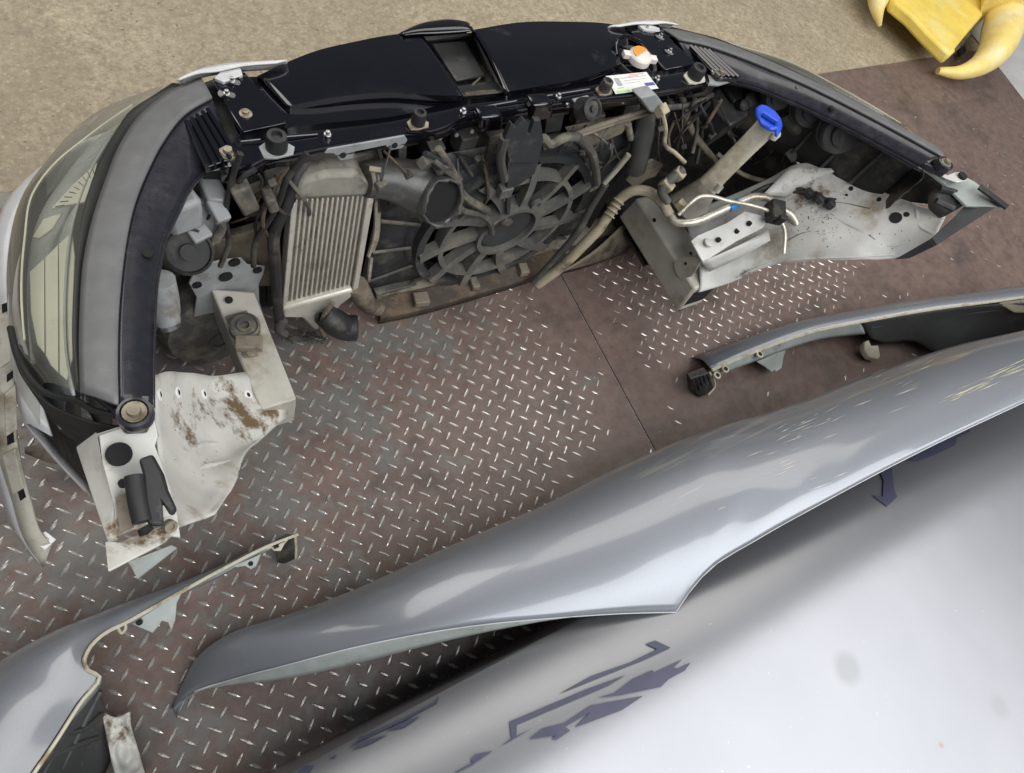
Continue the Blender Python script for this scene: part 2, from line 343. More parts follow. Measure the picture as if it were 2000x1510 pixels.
def flake(b, p, n, r):
    u = n.orthogonal().normalized(); v = n.cross(u); k = random.randint(5, 7); a0 = random.uniform(0, 6.3)
    ring = [p + (u * math.cos(a0 + 6.283 * i / k) + v * math.sin(a0 + 6.283 * i / k) * random.uniform(.5, 1)) * r * random.uniform(.6, 1.3) for i in range(k)]
    b.add(ring + [p + n * r * random.uniform(.25, .6)], [(i, (i + 1) % k, k) for i in range(k)])
def disc(b, p, r, nrm, n=16): b.lathe(Vector(p), nrm, [(r, 0), (r, 0.0015)], n)
UP = Vector((0, 0, 1))

# ================================================================== SETTING
UNIT = 1.4 / 33.945
LA = math.radians(58.624 - 60.84)
LI = Vector((math.cos(LA), math.sin(LA), 0)); LJ = Vector((-math.sin(LA), math.cos(LA), 0))
_a = math.radians(-60.84)
_ox, _oy = -5.9668 * UNIT, 20.4053 * UNIT
LO = Vector((_ox * math.cos(_a) - _oy * math.sin(_a), _ox * math.sin(_a) + _oy * math.cos(_a), 0))
SPOTS = []
# pale bonnet surface: height over the floor
def sheet_edge(x): return -0.0705 - 0.030 * max(0.0, x) - 0.012 * x * x if x > 0 else -0.0705
def sheet_z(x, y):
    d = sheet_edge(x) - y
    if d <= 0: return 0.0
    R = 0.19
    t = min(d / R, 1.0)
    return 0.275 + 0.065 * (1 - (1 - t) ** 2.2) ** 0.8 + 0.015 * max(0, d - 0.2)
def on_sheet(px, py, lift=0.0025):
    d = ray(px, py); lo, hi = 0.8, 2.6; t = lo
    while t < hi:
        p = O + d * t
        if p.z < sheet_z(p.x, p.y): break
        t += 0.002
    a, b2 = t - 0.002, t
    for _ in range(12):
        mid = (a + b2) / 2; p = O + d * mid
        if p.z < sheet_z(p.x, p.y): b2 = mid
        else: a = mid
    p = O + d * a
    e = 0.004; nx = (sheet_z(p.x - e, p.y) - sheet_z(p.x + e, p.y)) / (2 * e); ny = (sheet_z(p.x, p.y - e) - sheet_z(p.x, p.y + e)) / (2 * e)
    return p + Vector((nx, ny, 1)).normalized() * lift
SPOTS += [(on_sheet(1655, 1305), 0.018, 0.034, (0.215, 0.222, 0.228)), (on_sheet(1952, 1380), 0.012, 0.026, (0.228, 0.233, 0.24)), (on_sheet(1838, 1455), 0.002, 0.0075, (0.25, 0.15, 0.15))]
floor_mats()
b = B(); b.add([(-14, -14, -0.008), (16, -14, -0.008), (16, 16, -0.008), (-14, 16, -0.008)], [(0, 1, 2, 3)])
structure(b.build('concrete_floor', 'concrete'))
def lat(i, j): return LO + LI * (i * UNIT) + LJ * (-j * UNIT)
# steel floor plates, one each side of the seam
seam_t, seam_b = Z(1100, 545, 0), Z(1280, 880, 0)
sd = (seam_b - seam_t).normalized(); sn = Vector((-sd.y, sd.x, 0)); sn = sn if sn.x > 0 else -sn
far0, far1 = Z(0, 376, 0), Z(1690, 131, 0); fd = (far1 - far0).normalized()
def meet(p, d, q, e):
    dx = q - p; den = d.x * e.y - d.y * e.x; return p + d * ((dx.x * e.y - dx.y * e.x) / den)
top = meet(seam_t, sd, far0, fd); bot = seam_t + sd * 3.0
r0, r1 = Z(1947, 126, 0), Z(1998, 192, 0); rd = (r1 - r0).normalized(); cr = meet(far0, fd, r0, rd)
gap = 0.0016
def plate(name, pts):
    b = B(); b.prism([Vector((p.x, p.y, 0)) for p in pts], (0, 0, -0.006)); return structure(b.build(name, 'plate_paint', bevel=0.0012))
plA = plate('floor_plate', [top - sn * gap, bot - sn * gap, bot - fd * 3.2, top - fd * 3.2])
plB = plate('floor_plate', [top + sn * gap, cr, cr + rd * 2.0, bot + fd * 2.6, bot + sn * gap])
b = B(); b.prism([cr + fd * 0.006 + Vector((0.004, 0.9, -0.006)), cr + fd * 4 + Vector((0, 0.9, -0.006)), cr + rd * 3 + fd * 3 + Vector((0, 0, -0.006)), cr + rd * 3 + fd * 0.006 + Vector((0, 0, -0.006)), cr + fd * 0.006 + Vector((0, 0, -0.006))], (0, 0, 0.003))
structure(b.build('painted_floor', 'pale_floor'))
B().tube([top - sn * (gap + .001) + UP * -.0006, seam_t - sn * (gap + .001) + UP * -.0006, bot - sn * (gap + .001) + UP * -.0006], .0014, 6).build('worn_edge', 'lug_steel', plA)
# raised lugs
def lug_geo(l=0.0142, wd=0.0040, h=0.0022):
    v = [(-l, 0, 0), (l, 0, 0)]; f = []
    ts = (-0.55, 0.0, 0.55)
    for t in ts:
        k = (1 - t * t) * wd
        v += [(t * l, -k, 0), (t * l, -k * 0.45, h * (1 - 0.3 * t * t)), (t * l, k * 0.45, h * (1 - 0.3 * t * t)), (t * l, k, 0)]
    for q in range(2):
        a = 2 + q * 4; c = a + 4
        for s_ in range(3): f.append((a + s_, c + s_, c + s_ + 1, a + s_ + 1))
    for s_ in range(3): f += [(0, 2 + s_, 3 + s_), (1, 11 + s_, 10 + s_)]
    return v, [q[::-1] for q in f]
LV, LF = lug_geo()
lug_me = bpy.data.meshes.new('raised_lug'); lug_me.from_pydata(LV, [], LF); lug_me.materials.append(MAT['lug_steel'])
for p_ in lug_me.polygons: p_.use_smooth = False
def pix(p):
    d = Vector(p) - O; z = d.dot(CF)
    return (1000 + FPX * d.dot(CR) / z, 755 - FPX * d.dot(CU) / z, z) if z > 0.05 else (-1e4, -1e4, 1)
lists = {0: [], 1: []}
offB = LI * 0.013 + LJ * 0.021
for i in range(-30, 66):
    for j in range(-16, 34):
        for kind in (0, 1):
            p = lat(i, j) if kind == 0 else lat(i + 0.5, j + 0.5)
            side = 0 if (p - seam_t).dot(sn) < -0.012 else 1
            if side == 1: p = p + offB
            if (p - seam_t).dot(sn) < 0.012 and side == 1: continue
            if (p - far0).dot(Vector((-fd.y, fd.x, 0))) > -0.02: continue
            x, y, zc = pix(p)
            if not (-60 < x < 2060 and -60 < y < 1570): continue
            nzv = noise.noise(Vector((p.x * 3.1, p.y * 3.1, 3.0))) * 0.12 + random.uniform(-0.05, 0.05)
            if side == 0:
                k = (0.93 + nzv - p.x) / 0.16 + (0.35 - abs(p.y - 0.35)) * 0.3
                if p.y < 0.19 and p.x > 0.55: k = min(k, (0.72 + nzv - p.x) / 0.12)
            else:
                k = (p.y - 0.30 - 0.02 * (p.x - 1.2) + nzv * 0.6) / 0.10
                k = min(k, (p.x - seam_t.x - 0.06 + nzv) / 0.10, (2.15 + nzv * 2 - p.x) / 0.3)
                if p.y > 0.66: continue
            if k <= 0.05 and random.random() > 0.05: continue
            k = max(0.22, min(1.0, k))
            ang = LA - math.pi / 4 if kind == 0 else LA + math.pi / 4
            lists[side].append((zc, p, ang + random.uniform(-0.04, 0.04), k * random.uniform(0.75, 1.1), random.uniform(0.82, 1.05) * (0.75 + 0.25 * k)))
for side, par in ((0, plA), (1, plB)):
    lst = sorted(lists[side], key=lambda q: q[0])
    rest = B()
    for n_, (zc, p, ang, k, ls) in enumerate(lst):
        M = Matrix.Translation(p + Vector((0, 0, -0.0001))) @ Matrix.Rotation(ang, 4, 'Z') @ Matrix.Diagonal((ls, 0.6 + 0.4 * k, k, 1))
        if n_ < 300:
            o = bpy.data.objects.new('raised_lug', lug_me); col.objects.link(o); o.parent = par; o.matrix_local = M
        else: rest.add([M @ Vector(v) for v in LV], LF)
    if rest.v:
        o = rest.build('raised_lugs', 'lug_steel', par, smooth=1); o['kind'] = 'stuff'
# grit on the floors
b = B()
for k_ in range(1000):
    p = Z(random.uniform(-40, 2040), random.uniform(-40, 1200) if k_ < 380 else random.uniform(-60, 380), 0.0); r = random.uniform(0.0006, 0.0022) * (1.8 if random.random() < 0.06 else 1)
    far = (p - far0).dot(Vector((-fd.y, fd.x, 0))) > 0; z = -0.008 if far else 0.0
    a = random.uniform(0, 6.3)
    b.add([(p.x + r * math.cos(a + q) * (1 + .5 * (k % 2)), p.y + r * math.sin(a + q), z) for k, q in enumerate((0, 1.6, 3.1, 4.7))] + [(p.x, p.y, z + r)], [(0, 1, 4), (1, 2, 4), (2, 3, 4), (3, 0, 4)])
o = b.build('floor_grit', 'grit'); o['kind'] = 'stuff'; o['label'] = 'pale specks of grit scattered on the floor plates and concrete'; o['category'] = 'grit'

# ================================================================== CAR FRONT END
FE = thing('car_front_end', 'cut-off car front end with both headlights and radiator fan on the floor plate', 'car front', (CX, 0.75, 0.0))

# ---- headlights (left one measured, right one its mirror image)
strip_out = [(392, 150), (334, 176), (275, 222), (232, 285), (205, 352), (179, 431), (162, 514), (156, 597), (154, 665), (156, 765)]
strip_in = [(414, 189), (371, 213), (318, 275), (288, 332), (262, 398), (247, 464), (238, 530), (232, 597), (229, 704), (231, 790)]
band_in = [(440, 260), (402, 325), (374, 358), (348, 408), (328, 451), (315, 497), (306, 547), (302, 600), (299, 690), (298, 790)]
lens_in = [(336, 163), (300, 186), (252, 219), (225, 260), (199, 305), (166, 398), (149, 497), (143, 597), (142, 650), (151, 763)]
lens_ridge = [(325, 167), (258, 206), (210, 238), (165, 272), (109, 318), (66, 375), (48, 470), (42, 580), (48, 665), (100, 748)]
lens_sil = [(318, 168), (265, 186), (199, 213), (142, 256), (93, 312), (42, 385), (18, 480), (16, 580), (30, 680), (82, 756)]
def headlight(side):
    T = (lambda p: p) if side < 0 else mir
    root = B()
    so = [T(L(*p)) for p in strip_out]; si = [T(L(*p, 0.004)) for p in strip_in]
    sm = [(a + c) / 2 + Vector((0, 0, 0.002)) for a, c in zip(cr1(so, 10), cr1(si, 10))]
    root.grid([so, sm, si], 40, 7)
    hl = root.build('headlight', 'grey_strip', FE, solid=0.004, solid_off=-1)
    hl['label'] = 'headlight with clear yellowed lens and its top mounting strip'
    bi = [T(L(*p, -0.03 if k < 2 else -0.022)) for k, p in enumerate(band_in)]
    bm_ = [(a * 0.55 + c * 0.45) + Vector((0, 0, 0.002)) for a, c in zip(cr1(si, 10), cr1(bi, 10))]
    e0 = [p + Vector((0, 0, -0.004)) for p in si]
    B().grid([e0, bm_, bi], 40, 8).build('mounting_band', 'lamp_band', hl, solid=0.005, solid_off=-1)
    B().grid([[p + Vector((0, 0, -0.002)) for p in bi], [p + Vector((0, 0.0, -0.010)) for p in bi]], 40, 3).build('band_flange', 'lamp_band', hl, solid=0.003)
    li = [T(L(*p, -0.006)) for p in lens_in]; lr = [T(L(*p, -0.018)) for p in lens_ridge]; ls = [T(L(*p, -0.055)) for p in lens_sil]
    B().grid([[p + Vector((0, 0, -0.003)) for p in so], [p + Vector((0, 0, -0.012)) for p in cr1(so, 10)], li], 36, 5).build('gasket', 'gasket', hl, solid=0.003)
    sx = -1 if side < 0 else 1
    low = []
    for k, p in enumerate(cr1(ls, 10)):
        t = k / 9; out = Vector((sx * (0.010 + 0.012 * t), 0.035 * (1 - t) - 0.005 * t, -0.12 + 0.04 * t)); low.append(p + out)
    B().grid([li, lr, ls, low], 44, 16).build('lens', 'lens', hl, solid=0.0)
    B().tube([p + UP * .001 for p in lr[1:-1]], .0012, 6, 40).build('ridge_highlight', 'ridge_highlight_tint', hl)  # pale tube standing in for the highlight along the lens ridge
    # inside of the lamp
    fl = [(p * 0.85 + q * 0.15) + Vector((0, 0, -0.012)) for p, q in zip(cr1(li, 12), cr1(ls, 12))]
    f2 = [(p * 0.55 + q * 0.45) + Vector((0, 0, -0.030)) for p, q in zip(cr1(li, 12), cr1(ls, 12))]
    f25 = [p + Vector((-sx * 0.014, -.008, -0.028)) for p in cr1(ls, 12)]; f3 = [p + Vector((-sx * 0.018, -.012, 0.0)) for p in cr1(low, 12)]
    B().grid([fl, f2, f25, f3], 30, 12).build('lamp_bowl', 'lamp_inner', hl, solid=0.002)
    for (q, hh) in (([(58, 530), (86, 505), (87, 690), (72, 672), (60, 610)], 0.034), ([(88, 503), (113, 478), (114, 728), (98, 712), (89, 694)], 0.031), ([(115, 476), (141, 452), (146, 500), (142, 700), (130, 742), (116, 730)], 0.028), ([(99, 408), (140, 362), (190, 317), (182, 350), (165, 395), (122, 402)], 0.026), ([(64, 462), (84, 428), (122, 414), (102, 447), (76, 466)], 0.034)):
        B().prism([T(L(*p, -hh)) for p in q], (0, 0, -0.004)).build('reflector', 'cream_reflector', hl, bevel=0.0008)
    if side < 0:
        b = B()
        for k in range(9):
            u = k / 8; p1 = L(108 + 72 * u, 404 - 78 * u, -0.0255); p2 = L(126 + 58 * u, 400 - 60 * u, -0.0255)
            b.tube([p1, p2], 0.0005, 5)
        b.build('reflector_flutes', 'gasket', hl)
    # end of the strip: round boss with its bolt
    c = T(L(263, 806, 0.0))
    b = B(); b.lathe(c, UP, [(0.0165, -0.012), (0.0175, -0.004), (0.016, 0.002), (0.013, 0.003), (0.012, 0.000)], 24); b.build('boss', 'lamp_band', hl)
    b = B(); b.lathe(c + UP * 0.003, UP, [(0.0112, -.002), (0.0112, -0.0005), (0.0068, 0.0), (0.006, 0.005), (0.0, 0.0055)], 18); b.build('bolt', 'zinc', hl)
    eb = [T(L(*p, -0.012)) for p in ((173, 765), (221, 804), (238, 840), (285, 838), (298, 800), (298, 770), (231, 770))]
    B().prism(eb, (0, 0, -0.014)).build('end_plate', 'lamp_band', hl, bevel=0.003)
    for hp in ((287, 412), (290, 498)):
        a = T(L(hp[0], hp[1], -0.008)); b = B(); b.lathe(a, UP, [(0.0055, -0.002), (0.0055, 0.0035)], 14); b.build('hole', 'dark_void', hl)
    # black ribbed skirt of the housing below the lens
    sk = [(22, 665), (45, 735), (95, 790), (150, 815), (205, 830), (255, 836)]
    top_ = [T(L(*p, -0.05)) for p in sk]
    rows = []
    for q in range(9):
        dz = -0.012 * q; ins = 0.004 * (q % 2) + 0.003 * q
        rows.append([p + Vector((-sx * 0.005 * (q % 2), -0.003 * (q % 2), dz)) for p in top_])
    B().grid(rows, 30).build('housing_skirt', 'dusty_black', hl, solid=0.003, smooth=80)
    rim = [T(L(*p, -0.03)) for p in ((20, 640), (38, 705), (90, 768), (155, 785), (180, 800), (225, 812))]
    B().tube(rim, [0.0035] * 6, 8, 24).build('housing_rim', 'gasket', hl)
    # main housing body under the strip
    h1 = [p + Vector((0, 0, -0.02)) for p in cr1(so, 10)]; h2 = [p + Vector((0, 0, -0.20 + 0.03 * k / 9)) for k, p in enumerate(cr1(so, 10))]
    B().grid([h1, h2], 30, 4).build('housing', 'dusty_black', hl, solid=0.004)
    for k in range(1, 9):
        B().tube([h1[k] + Vector((-sx * .006, -.006, -.02)), h2[k] + Vector((-sx * .006, -.006, .02))], .004, 6).build('housing_rib', 'cover_plastic', hl)
    return hl
hlL = headlight(-1); hlR = headlight(1)
hlL['label'] = 'yellowed headlight beside the light grey bumper edge'; hlR['label'] = 'headlight beyond the blue washer cap'

# ribbed clamp brackets between lamps and slam panel
def ribbed(side):
    T = (lambda p: p) if side < 0 else mir
    q = [T(S(*p, 0.004)) for p in ((362, 242), (408, 215), (466, 305), (400, 328))]
    b = B(); b.prism(q, (0, 0, -0.012))
    o = b.build('ribbed_bracket', 'black_gloss', FE, bevel=0.002)
    for u in (0.06, 0.28, 0.5, 0.74, 0.95):
        a = q[0].lerp(q[1], u) + UP * 0.003; c = q[3].lerp(q[2], u) + UP * 0.003
        B().tube([a, c], 0.0035, 6).build('rib', 'black_gloss', o)
    c = T(S(445, 298, 0.006))
    b = B(); b.lathe(c, UP, [(0.0125, -0.004), (0.0125, 0.0), (0.010, 0.001), (0.010, 0.003), (0.007, 0.003), (0.006, 0.008), (0.0, 0.0085)], 8); b.build('bolt', 'zinc', o)
    pl = [T(S(*p, -0.006)) for p in ((405, 330), (470, 285), (505, 285), (512, 306), (470, 324))]
    B().prism(pl, (0, 0, -0.006)).build('plate', 'lamp_grey', o, bevel=0.001)
ribbed(-1); ribbed(1)

# ---- slam panel
SP_rear = [(430, 328), (504, 314), (520, 305), (578, 296), (619, 287), (700, 273), (783, 259), (876, 243), (907, 228), (1000, 214), (1119, 195), (1200, 186), (1290, 176), (1344, 167), (1386, 158)]
SP_front = [(464, 262), (520, 255), (580, 248), (640, 240), (700, 235), (783, 225), (860, 205), (904, 196), (1000, 186), (1060, 176), (1119, 165), (1200, 150), (1290, 138), (1340, 130), (1372, 122)]
b = B()
r0_ = cr1([S(*p) for p in SP_rear], 60); f0_ = cr1([S(*p) for p in SP_front], 60)
md_ = [(a + c) / 2 + UP * 0.0008 for a, c in zip(r0_, f0_)]
lip = [p + Vector((0, -0.004, -0.024)) for p in r0_]
b.grid([lip, [p + Vector((0, -0.002, -0.004)) for p in r0_], r0_, md_, f0_])
slam = b.build('slam_panel', 'black_gloss', FE, solid=0.003, solid_off=-1, smooth=60)
b = B(); b.prism([S(*p, -0.012) for p in ((464, 262), (425, 150), (500, 150), (560, 128), (700, 90), (823, 72), (904, 190), (783, 228), (640, 244))], (0, 0, -0.01)); b.build('tray', 'black_gloss', slam)
b = B(); b.prism([S(*p, -0.012) for p in ((986, 182), (924, 66), (1110, 52), (1225, 52), (1345, 110), (1372, 124), (1200, 152), (1060, 178))], (0, 0, -0.01)); b.build('tray', 'black_gloss', slam)
for T in (lambda p: p, mir):
    B().prism([T(S(*p, -0.03)) for p in ((388, 165), (470, 137), (500, 165), (480, 262), (500, 312), (428, 330), (395, 330))], (0, 0, -.03)).build('under_tray', 'dusty_black', slam)
# arched covers
fr = [S(504, 150, -0.006), S(560, 124, -.002), S(616, 102, .001), S(690, 84, .003), S(783, 68, .004), S(823, 66, .004)]
re = [S(560, 208, -0.006), S(600, 200, -.002), S(690, 186, .001), S(780, 181, .002), S(845, 186, .003), S(904, 187, .003)]
mi = [(a + c) / 2 + UP * 0.002 for a, c in zip(cr1(fr, 6), cr1(re, 6))]
dn = [p + Vector((0, 0.012, -0.05)) for p in cr1(fr, 6)]
b = B(); b.grid([fr, mi, re], 36, 12); b.grid([re, [p + Vector((0, -0.001, -0.016)) for p in cr1(re, 6)]], 36, 3); b.grid([fr, dn], 36, 4); b.build('cover', 'black_gloss', slam, solid=0.003)
fr = [S(924, 60, .004), S(1020, 45, .004), S(1110, 44, .003), S(1188, 48, .001), S(1226, 56, -.004)]
re = [S(986, 180, .003), S(1060, 168, .003), S(1120, 158, .003), S(1175, 140, .002), S(1222, 120, -.003)]
mi = [(a + c) / 2 + UP * 0.006 for a, c in zip(fr, re)]
dn = [p + Vector((0, 0.012, -0.05)) for p in fr]
b = B(); b.grid([fr, mi, re], 36, 12); b.grid([re, [p + Vector((0, -0.001, -0.014)) for p in re]], 36, 3); b.grid([fr, dn], 36, 4); b.build('cover', 'black_gloss', slam, solid=0.003)
# badge hump in front and the latch pocket
arc = [(786, 66), (814, 51), (851, 41), (891, 39), (916, 46), (924, 56)]
up_ = [S(*p, 0.010) for p in arc]
b = B(); b.grid([[S(788, 69, .010), S(815, 67, .01), S(850, 66, .01), S(885, 64, .01), S(910, 62, .01), S(924, 60, .01)], up_, [p + Vector((0, 0.012, -0.012)) for p in up_], [p + Vector((0, 0.015, -0.07)) for p in up_]], 24, 8); b.build('emblem_hump', 'black_gloss', slam, solid=0.003)
b = B()
k4 = [S(*p, -0.004) for p in ((826, 72), (925, 64), (984, 180), (906, 188))]; i4 = [S(*p, -0.045) for p in ((836, 84), (915, 78), (960, 158), (892, 168))]
b.grid([k4 + [k4[0]], i4 + [i4[0]]]); b.add(i4, [(0, 1, 2, 3)])
b.build('latch_pocket', 'dusty_black', slam, solid=0.002)
b = B(); b.prism([S(*p, -0.038) for p in ((842, 90), (907, 84), (946, 152), (890, 162))], (0, 0, 0.006)); b.build('pocket_floor', 'cover_plastic', slam, bevel=0.002)
b = B(); b.prism([S(*p, -0.012) for p in ((897, 172), (980, 160), (988, 181), (906, 190))], (0, 0, -0.02)); b.build('latch_slot', 'dark_void', slam)
b = B(); b.tube([S(908, 184, -.006), S(940, 180, -.004), S(968, 178, -.006)], 0.003, 6, 10); b.build('latch_bar', 'rust', slam)
b = B(); b.tube([S(923, 166, -.01), S(938, 152, -.02)], 0.0018, 6); b.build('latch_spring', 'zinc', slam)
# seams of the rear rail
for a, c in (((470, 276), (620, 262)), ((920, 212), (1200, 166))):
    B().tube([S(*a, 0.003), S((a[0] + c[0]) / 2, (a[1] + c[1]) / 2 - 1, 0.005), S(*c, 0.003)], 0.0015, 6, 14).build('ridge', 'black_gloss', slam)
# end brackets carrying the bumper
for pts in (((415, 152), (478, 140), (502, 168), (548, 212), (560, 240), (474, 258), (446, 215)), ((1222, 50), (1285, 46), (1318, 84), (1362, 124), (1300, 136), (1262, 96))):
    B().prism([S(*p, 0.002) for p in pts], (0, 0, -0.010)).build('end_bracket', 'black_gloss', slam, bevel=0.002)
def screw(p, r, par, m='steel'):
    b = B(); b.lathe(p, UP, [(r, -0.003), (r, 0.001), (r * 0.75, 0.0022), (r * 0.55, 0.0022), (r * 0.5, 0.006), (0, 0.0065)], 14); return b.build('screw', m, par)
for p in ((453, 158), (443, 183), (1262, 57), (1290, 71), (1308, 100)):
    c = S(*p, 0.003); B().lathe(c, UP, [(0.013, -0.002), (0.013, 0.001), (0.011, 0.002)], 18).build('washer', 'black_gloss', slam); screw(c + UP * 0.001, 0.0055, slam)
for p in ((480, 222),): screw(S(*p, 0.003), 0.0095, slam, 'zinc')
for p in ((640, 262), (905, 217), (1091, 188), (1284, 153), (1394, 140)): screw(S(*p, 0.005), 0.006, slam)
# rubber buffers
for (p, r, h, pm) in (((540, 292), 0.0155, 0.024, 'lamp_grey'), ((815, 243), 0.0115, 0.022, 'zinc'), ((1178, 178), 0.0115, 0.02, 'zinc'), ((1354, 152), 0.016, 0.022, 'filler_plastic')):
    c = S(*p, 0.002)
    b = B(); b.prism([c + Vector((x * r * 1.5, y * r * 1.15, 0)) for x, y in ((-1, -.8), (-.3, -1), (.8, -.9), (1.1, -.2), (.6, .6), (-.4, .8), (-1, .4))], (0, 0, 0.004)); o = b.build('buffer_base', pm, slam, bevel=0.001)
    b = B(); b.lathe(c + UP * 0.004, UP, [(r, 0), (r * 1.02, h * 0.5), (r * 0.88, h), (r * 0.5, h + 0.001), (r * 0.42, h - 0.004), (0, h - 0.004)], 22); b.build('rubber_buffer', 'rubber', slam)
# sticker with its printing
q = [S(*p, 0.0075) for p in ((1183, 149), (1262, 141), (1286, 173), (1202, 184))]
b = B(); b.prism(q, (0, 0, 0.0006)); stk = b.build('sticker', 'paper', slam)
def stick(u0, v0, u1, v1, m):
    f = lambda u, v: (q[0].lerp(q[1], u)).lerp(q[3].lerp(q[2], u), v) + UP * 0.0010
    B().add([f(u0, v0), f(u1, v0), f(u1, v1), f(u0, v1)], [(0, 1, 2, 3)]).build('print', m, stk)
stick(.55, .06, .92, .10, 'print_red'); stick(.30, .20, .92, .23, 'print_grey'); stick(.5, .14, .75, .17, 'print_red'); stick(.14, .18, .26, .62, 'print_grey'); stick(.05, .86, .34, .98, 'print_green'); stick(.10, .70, .26, .76, 'print_green'); stick(.76, .62, .98, .80, 'print_blue'); stick(.34, .36, .88, .38, 'print_grey'); stick(.34, .50, .70, .52, 'print_grey')
# radiator cap
c = S(1246, 118, 0.0)
B().lathe(c, UP, [(0.045, -0.02), (0.043, -0.002), (0.036, -0.004), (0.035, -0.02)], 28).build('filler_recess', 'dusty_black', slam)
b = B(); b.lathe(c, UP, [(0.024, 0), (0.024, 0.012), (0.020, 0.016), (0.0, 0.017)], 26)
for s_ in (-1, 1): b.box(c + Vector((s_ * 0.026, -0.010 * s_, 0.008)), (0.018, 0.014, 0.010), -0.3)
o = b.build('radiator_cap', 'white_cap', slam, bevel=0.002)
b = B(); b.add([c + UP * 0.0182] + [c + Vector((0.019 * math.cos(math.radians(t)), 0.019 * math.sin(math.radians(t)), 0.0182)) for t in range(20, 201, 15)], [(0, k, k + 1) for k in range(1, 13)]); b.build('cap_label', 'orange_cap', o)
B().tube([c + Vector((-0.04, 0.02, 0.0)), c + Vector((-0.03, 0.045, 0.008)), c + Vector((0.0, 0.055, 0.01)), c + Vector((0.03, 0.04, 0.005))], 0.004, 8, 14).build('recess_rim', 'black_gloss', slam)

# ---- bumper skin in front
bs = []
for x, y, z in ((-0.135, .50, .36), (-0.130, .60, .38), (-0.112, .72, .40), (-0.055, .83, .42), (0.05, .885, .44), (0.20, .895, .455), (0.40, .90, .46), (0.705, .905, .46)): bs.append(Vector((x, y, z)))
full = bs + [mir(p) for p in bs[:-1]][::-1]
r2 = [Vector((CX + (p.x - CX) * 1.005, p.y + 0.005, 0.25)) for p in full]; r3 = [Vector((CX + (p.x - CX) * 0.99, p.y - 0.01, 0.03)) for p in full]
ri = [p + Vector(((0.02 if p.x < CX else -0.02) * (1 if abs(p.x - CX) > 0.6 else 0), -0.03, 0.004)) for p in full]
bp = B().grid([ri, full, r2, r3], 90, 12).build('bumper_skin', 'bumper_white', FE, solid=0.004)
B().grid([[p + Vector((.016 if p.x < CX else -.016, -.016, -.006)) for p in q_] for q_ in (full, r2, r3)], 90, 8).build('bumper_inside', 'dusty_black', bp)
for T in (lambda p: p, mir):
    a = [T(S(*p, 0.010)) for p in ((345, 158), (392, 143), (415, 141), (470, 130), (540, 124))]
    c_ = [T(S(*p, 0.010)) for p in ((350, 154), (392, 136), (440, 126), (500, 121), (560, 118))]
    B().grid([a, c_, [p + Vector((0, 0.015, -0.03)) for p in c_]], 20, 6).build('bumper_lip', 'bumper_white', bp, solid=0.003)
    cap = [T(S(*p, 0.007)) for p in ((418, 152), (436, 160), (474, 146), (470, 132), (430, 140))]
    B().prism(cap, (0, 0, -0.006)).build('lip_tab', 'bumper_white', bp, bevel=0.001)
# side edge of the bumper with its slots (left), towards the wheel arch
eo = [(-8, 600, .44), (-6, 720, .40), (-2, 800, .35), (0, 888, .27), (23, 965, .19), (54, 1061, .09), (85, 1107, .04)]
ei = [(20, 590, .45), (27, 673, .42), (27, 780, .36), (38, 896, .28), (58, 973, .20), (84, 1045, .11), (100, 1061, .08)]
eop = [Z(*p) for p in eo]; eip = [Z(*p) for p in ei]
b = B(); b.grid([eop, eip], 26, 3); edge = b.build('bumper_edge', 'bumper_edge', FE, solid=0.006)
b = B(); b.grid([[p + Vector((-0.012, 0.03, 0)) for p in eop], eop], 26, 3); b.build('edge_return', 'bumper_white', edge, solid=0.004)
ea, eb_ = cr1(eop, 41), cr1(eip, 41)
def on_edge(u0, u1, v0, v1, th, nm, m_):
    f = lambda u, v: ea[min(40, int(u * 40))].lerp(eb_[min(40, int(u * 40))], v)
    q = [f(u0, v0), f(u1, v0), f(u1, v1), f(u0, v1)]; nn = (q[1] - q[0]).cross(q[3] - q[0]).normalized(); nn = nn if nn.z > 0 else -nn
    B().prism([p + nn * .0032 for p in q], nn * th).build(nm, m_, edge, bevel=.0006)
for u0, u1 in ((.00, .05), (.20, .26), (.42, .48), (.66, .72)): on_edge(u0, u1 - .02, .55, .95, .001, 'slot', 'dark_void')
for u0, u1 in ((.06, .19), (.27, .41), (.49, .65)): on_edge(u0, u1, .35, 1.04, .005, 'clip_pad', 'bumper_edge')
c = Z(88, 1056, .088); B().box(c, (0.022, 0.022, 0.003), 0.5, 0.5).build('fixing_tab', 'bumper_white', edge, bevel=0.001); B().lathe(c + Vector((0, -0.001, 0.003)), (0, -.3, 1), [(0.006, 0), (0.006, 0.003), (0.003, 0.003), (0.003, 0.0015)], 14).build('fixing_hole', 'zinc', edge)

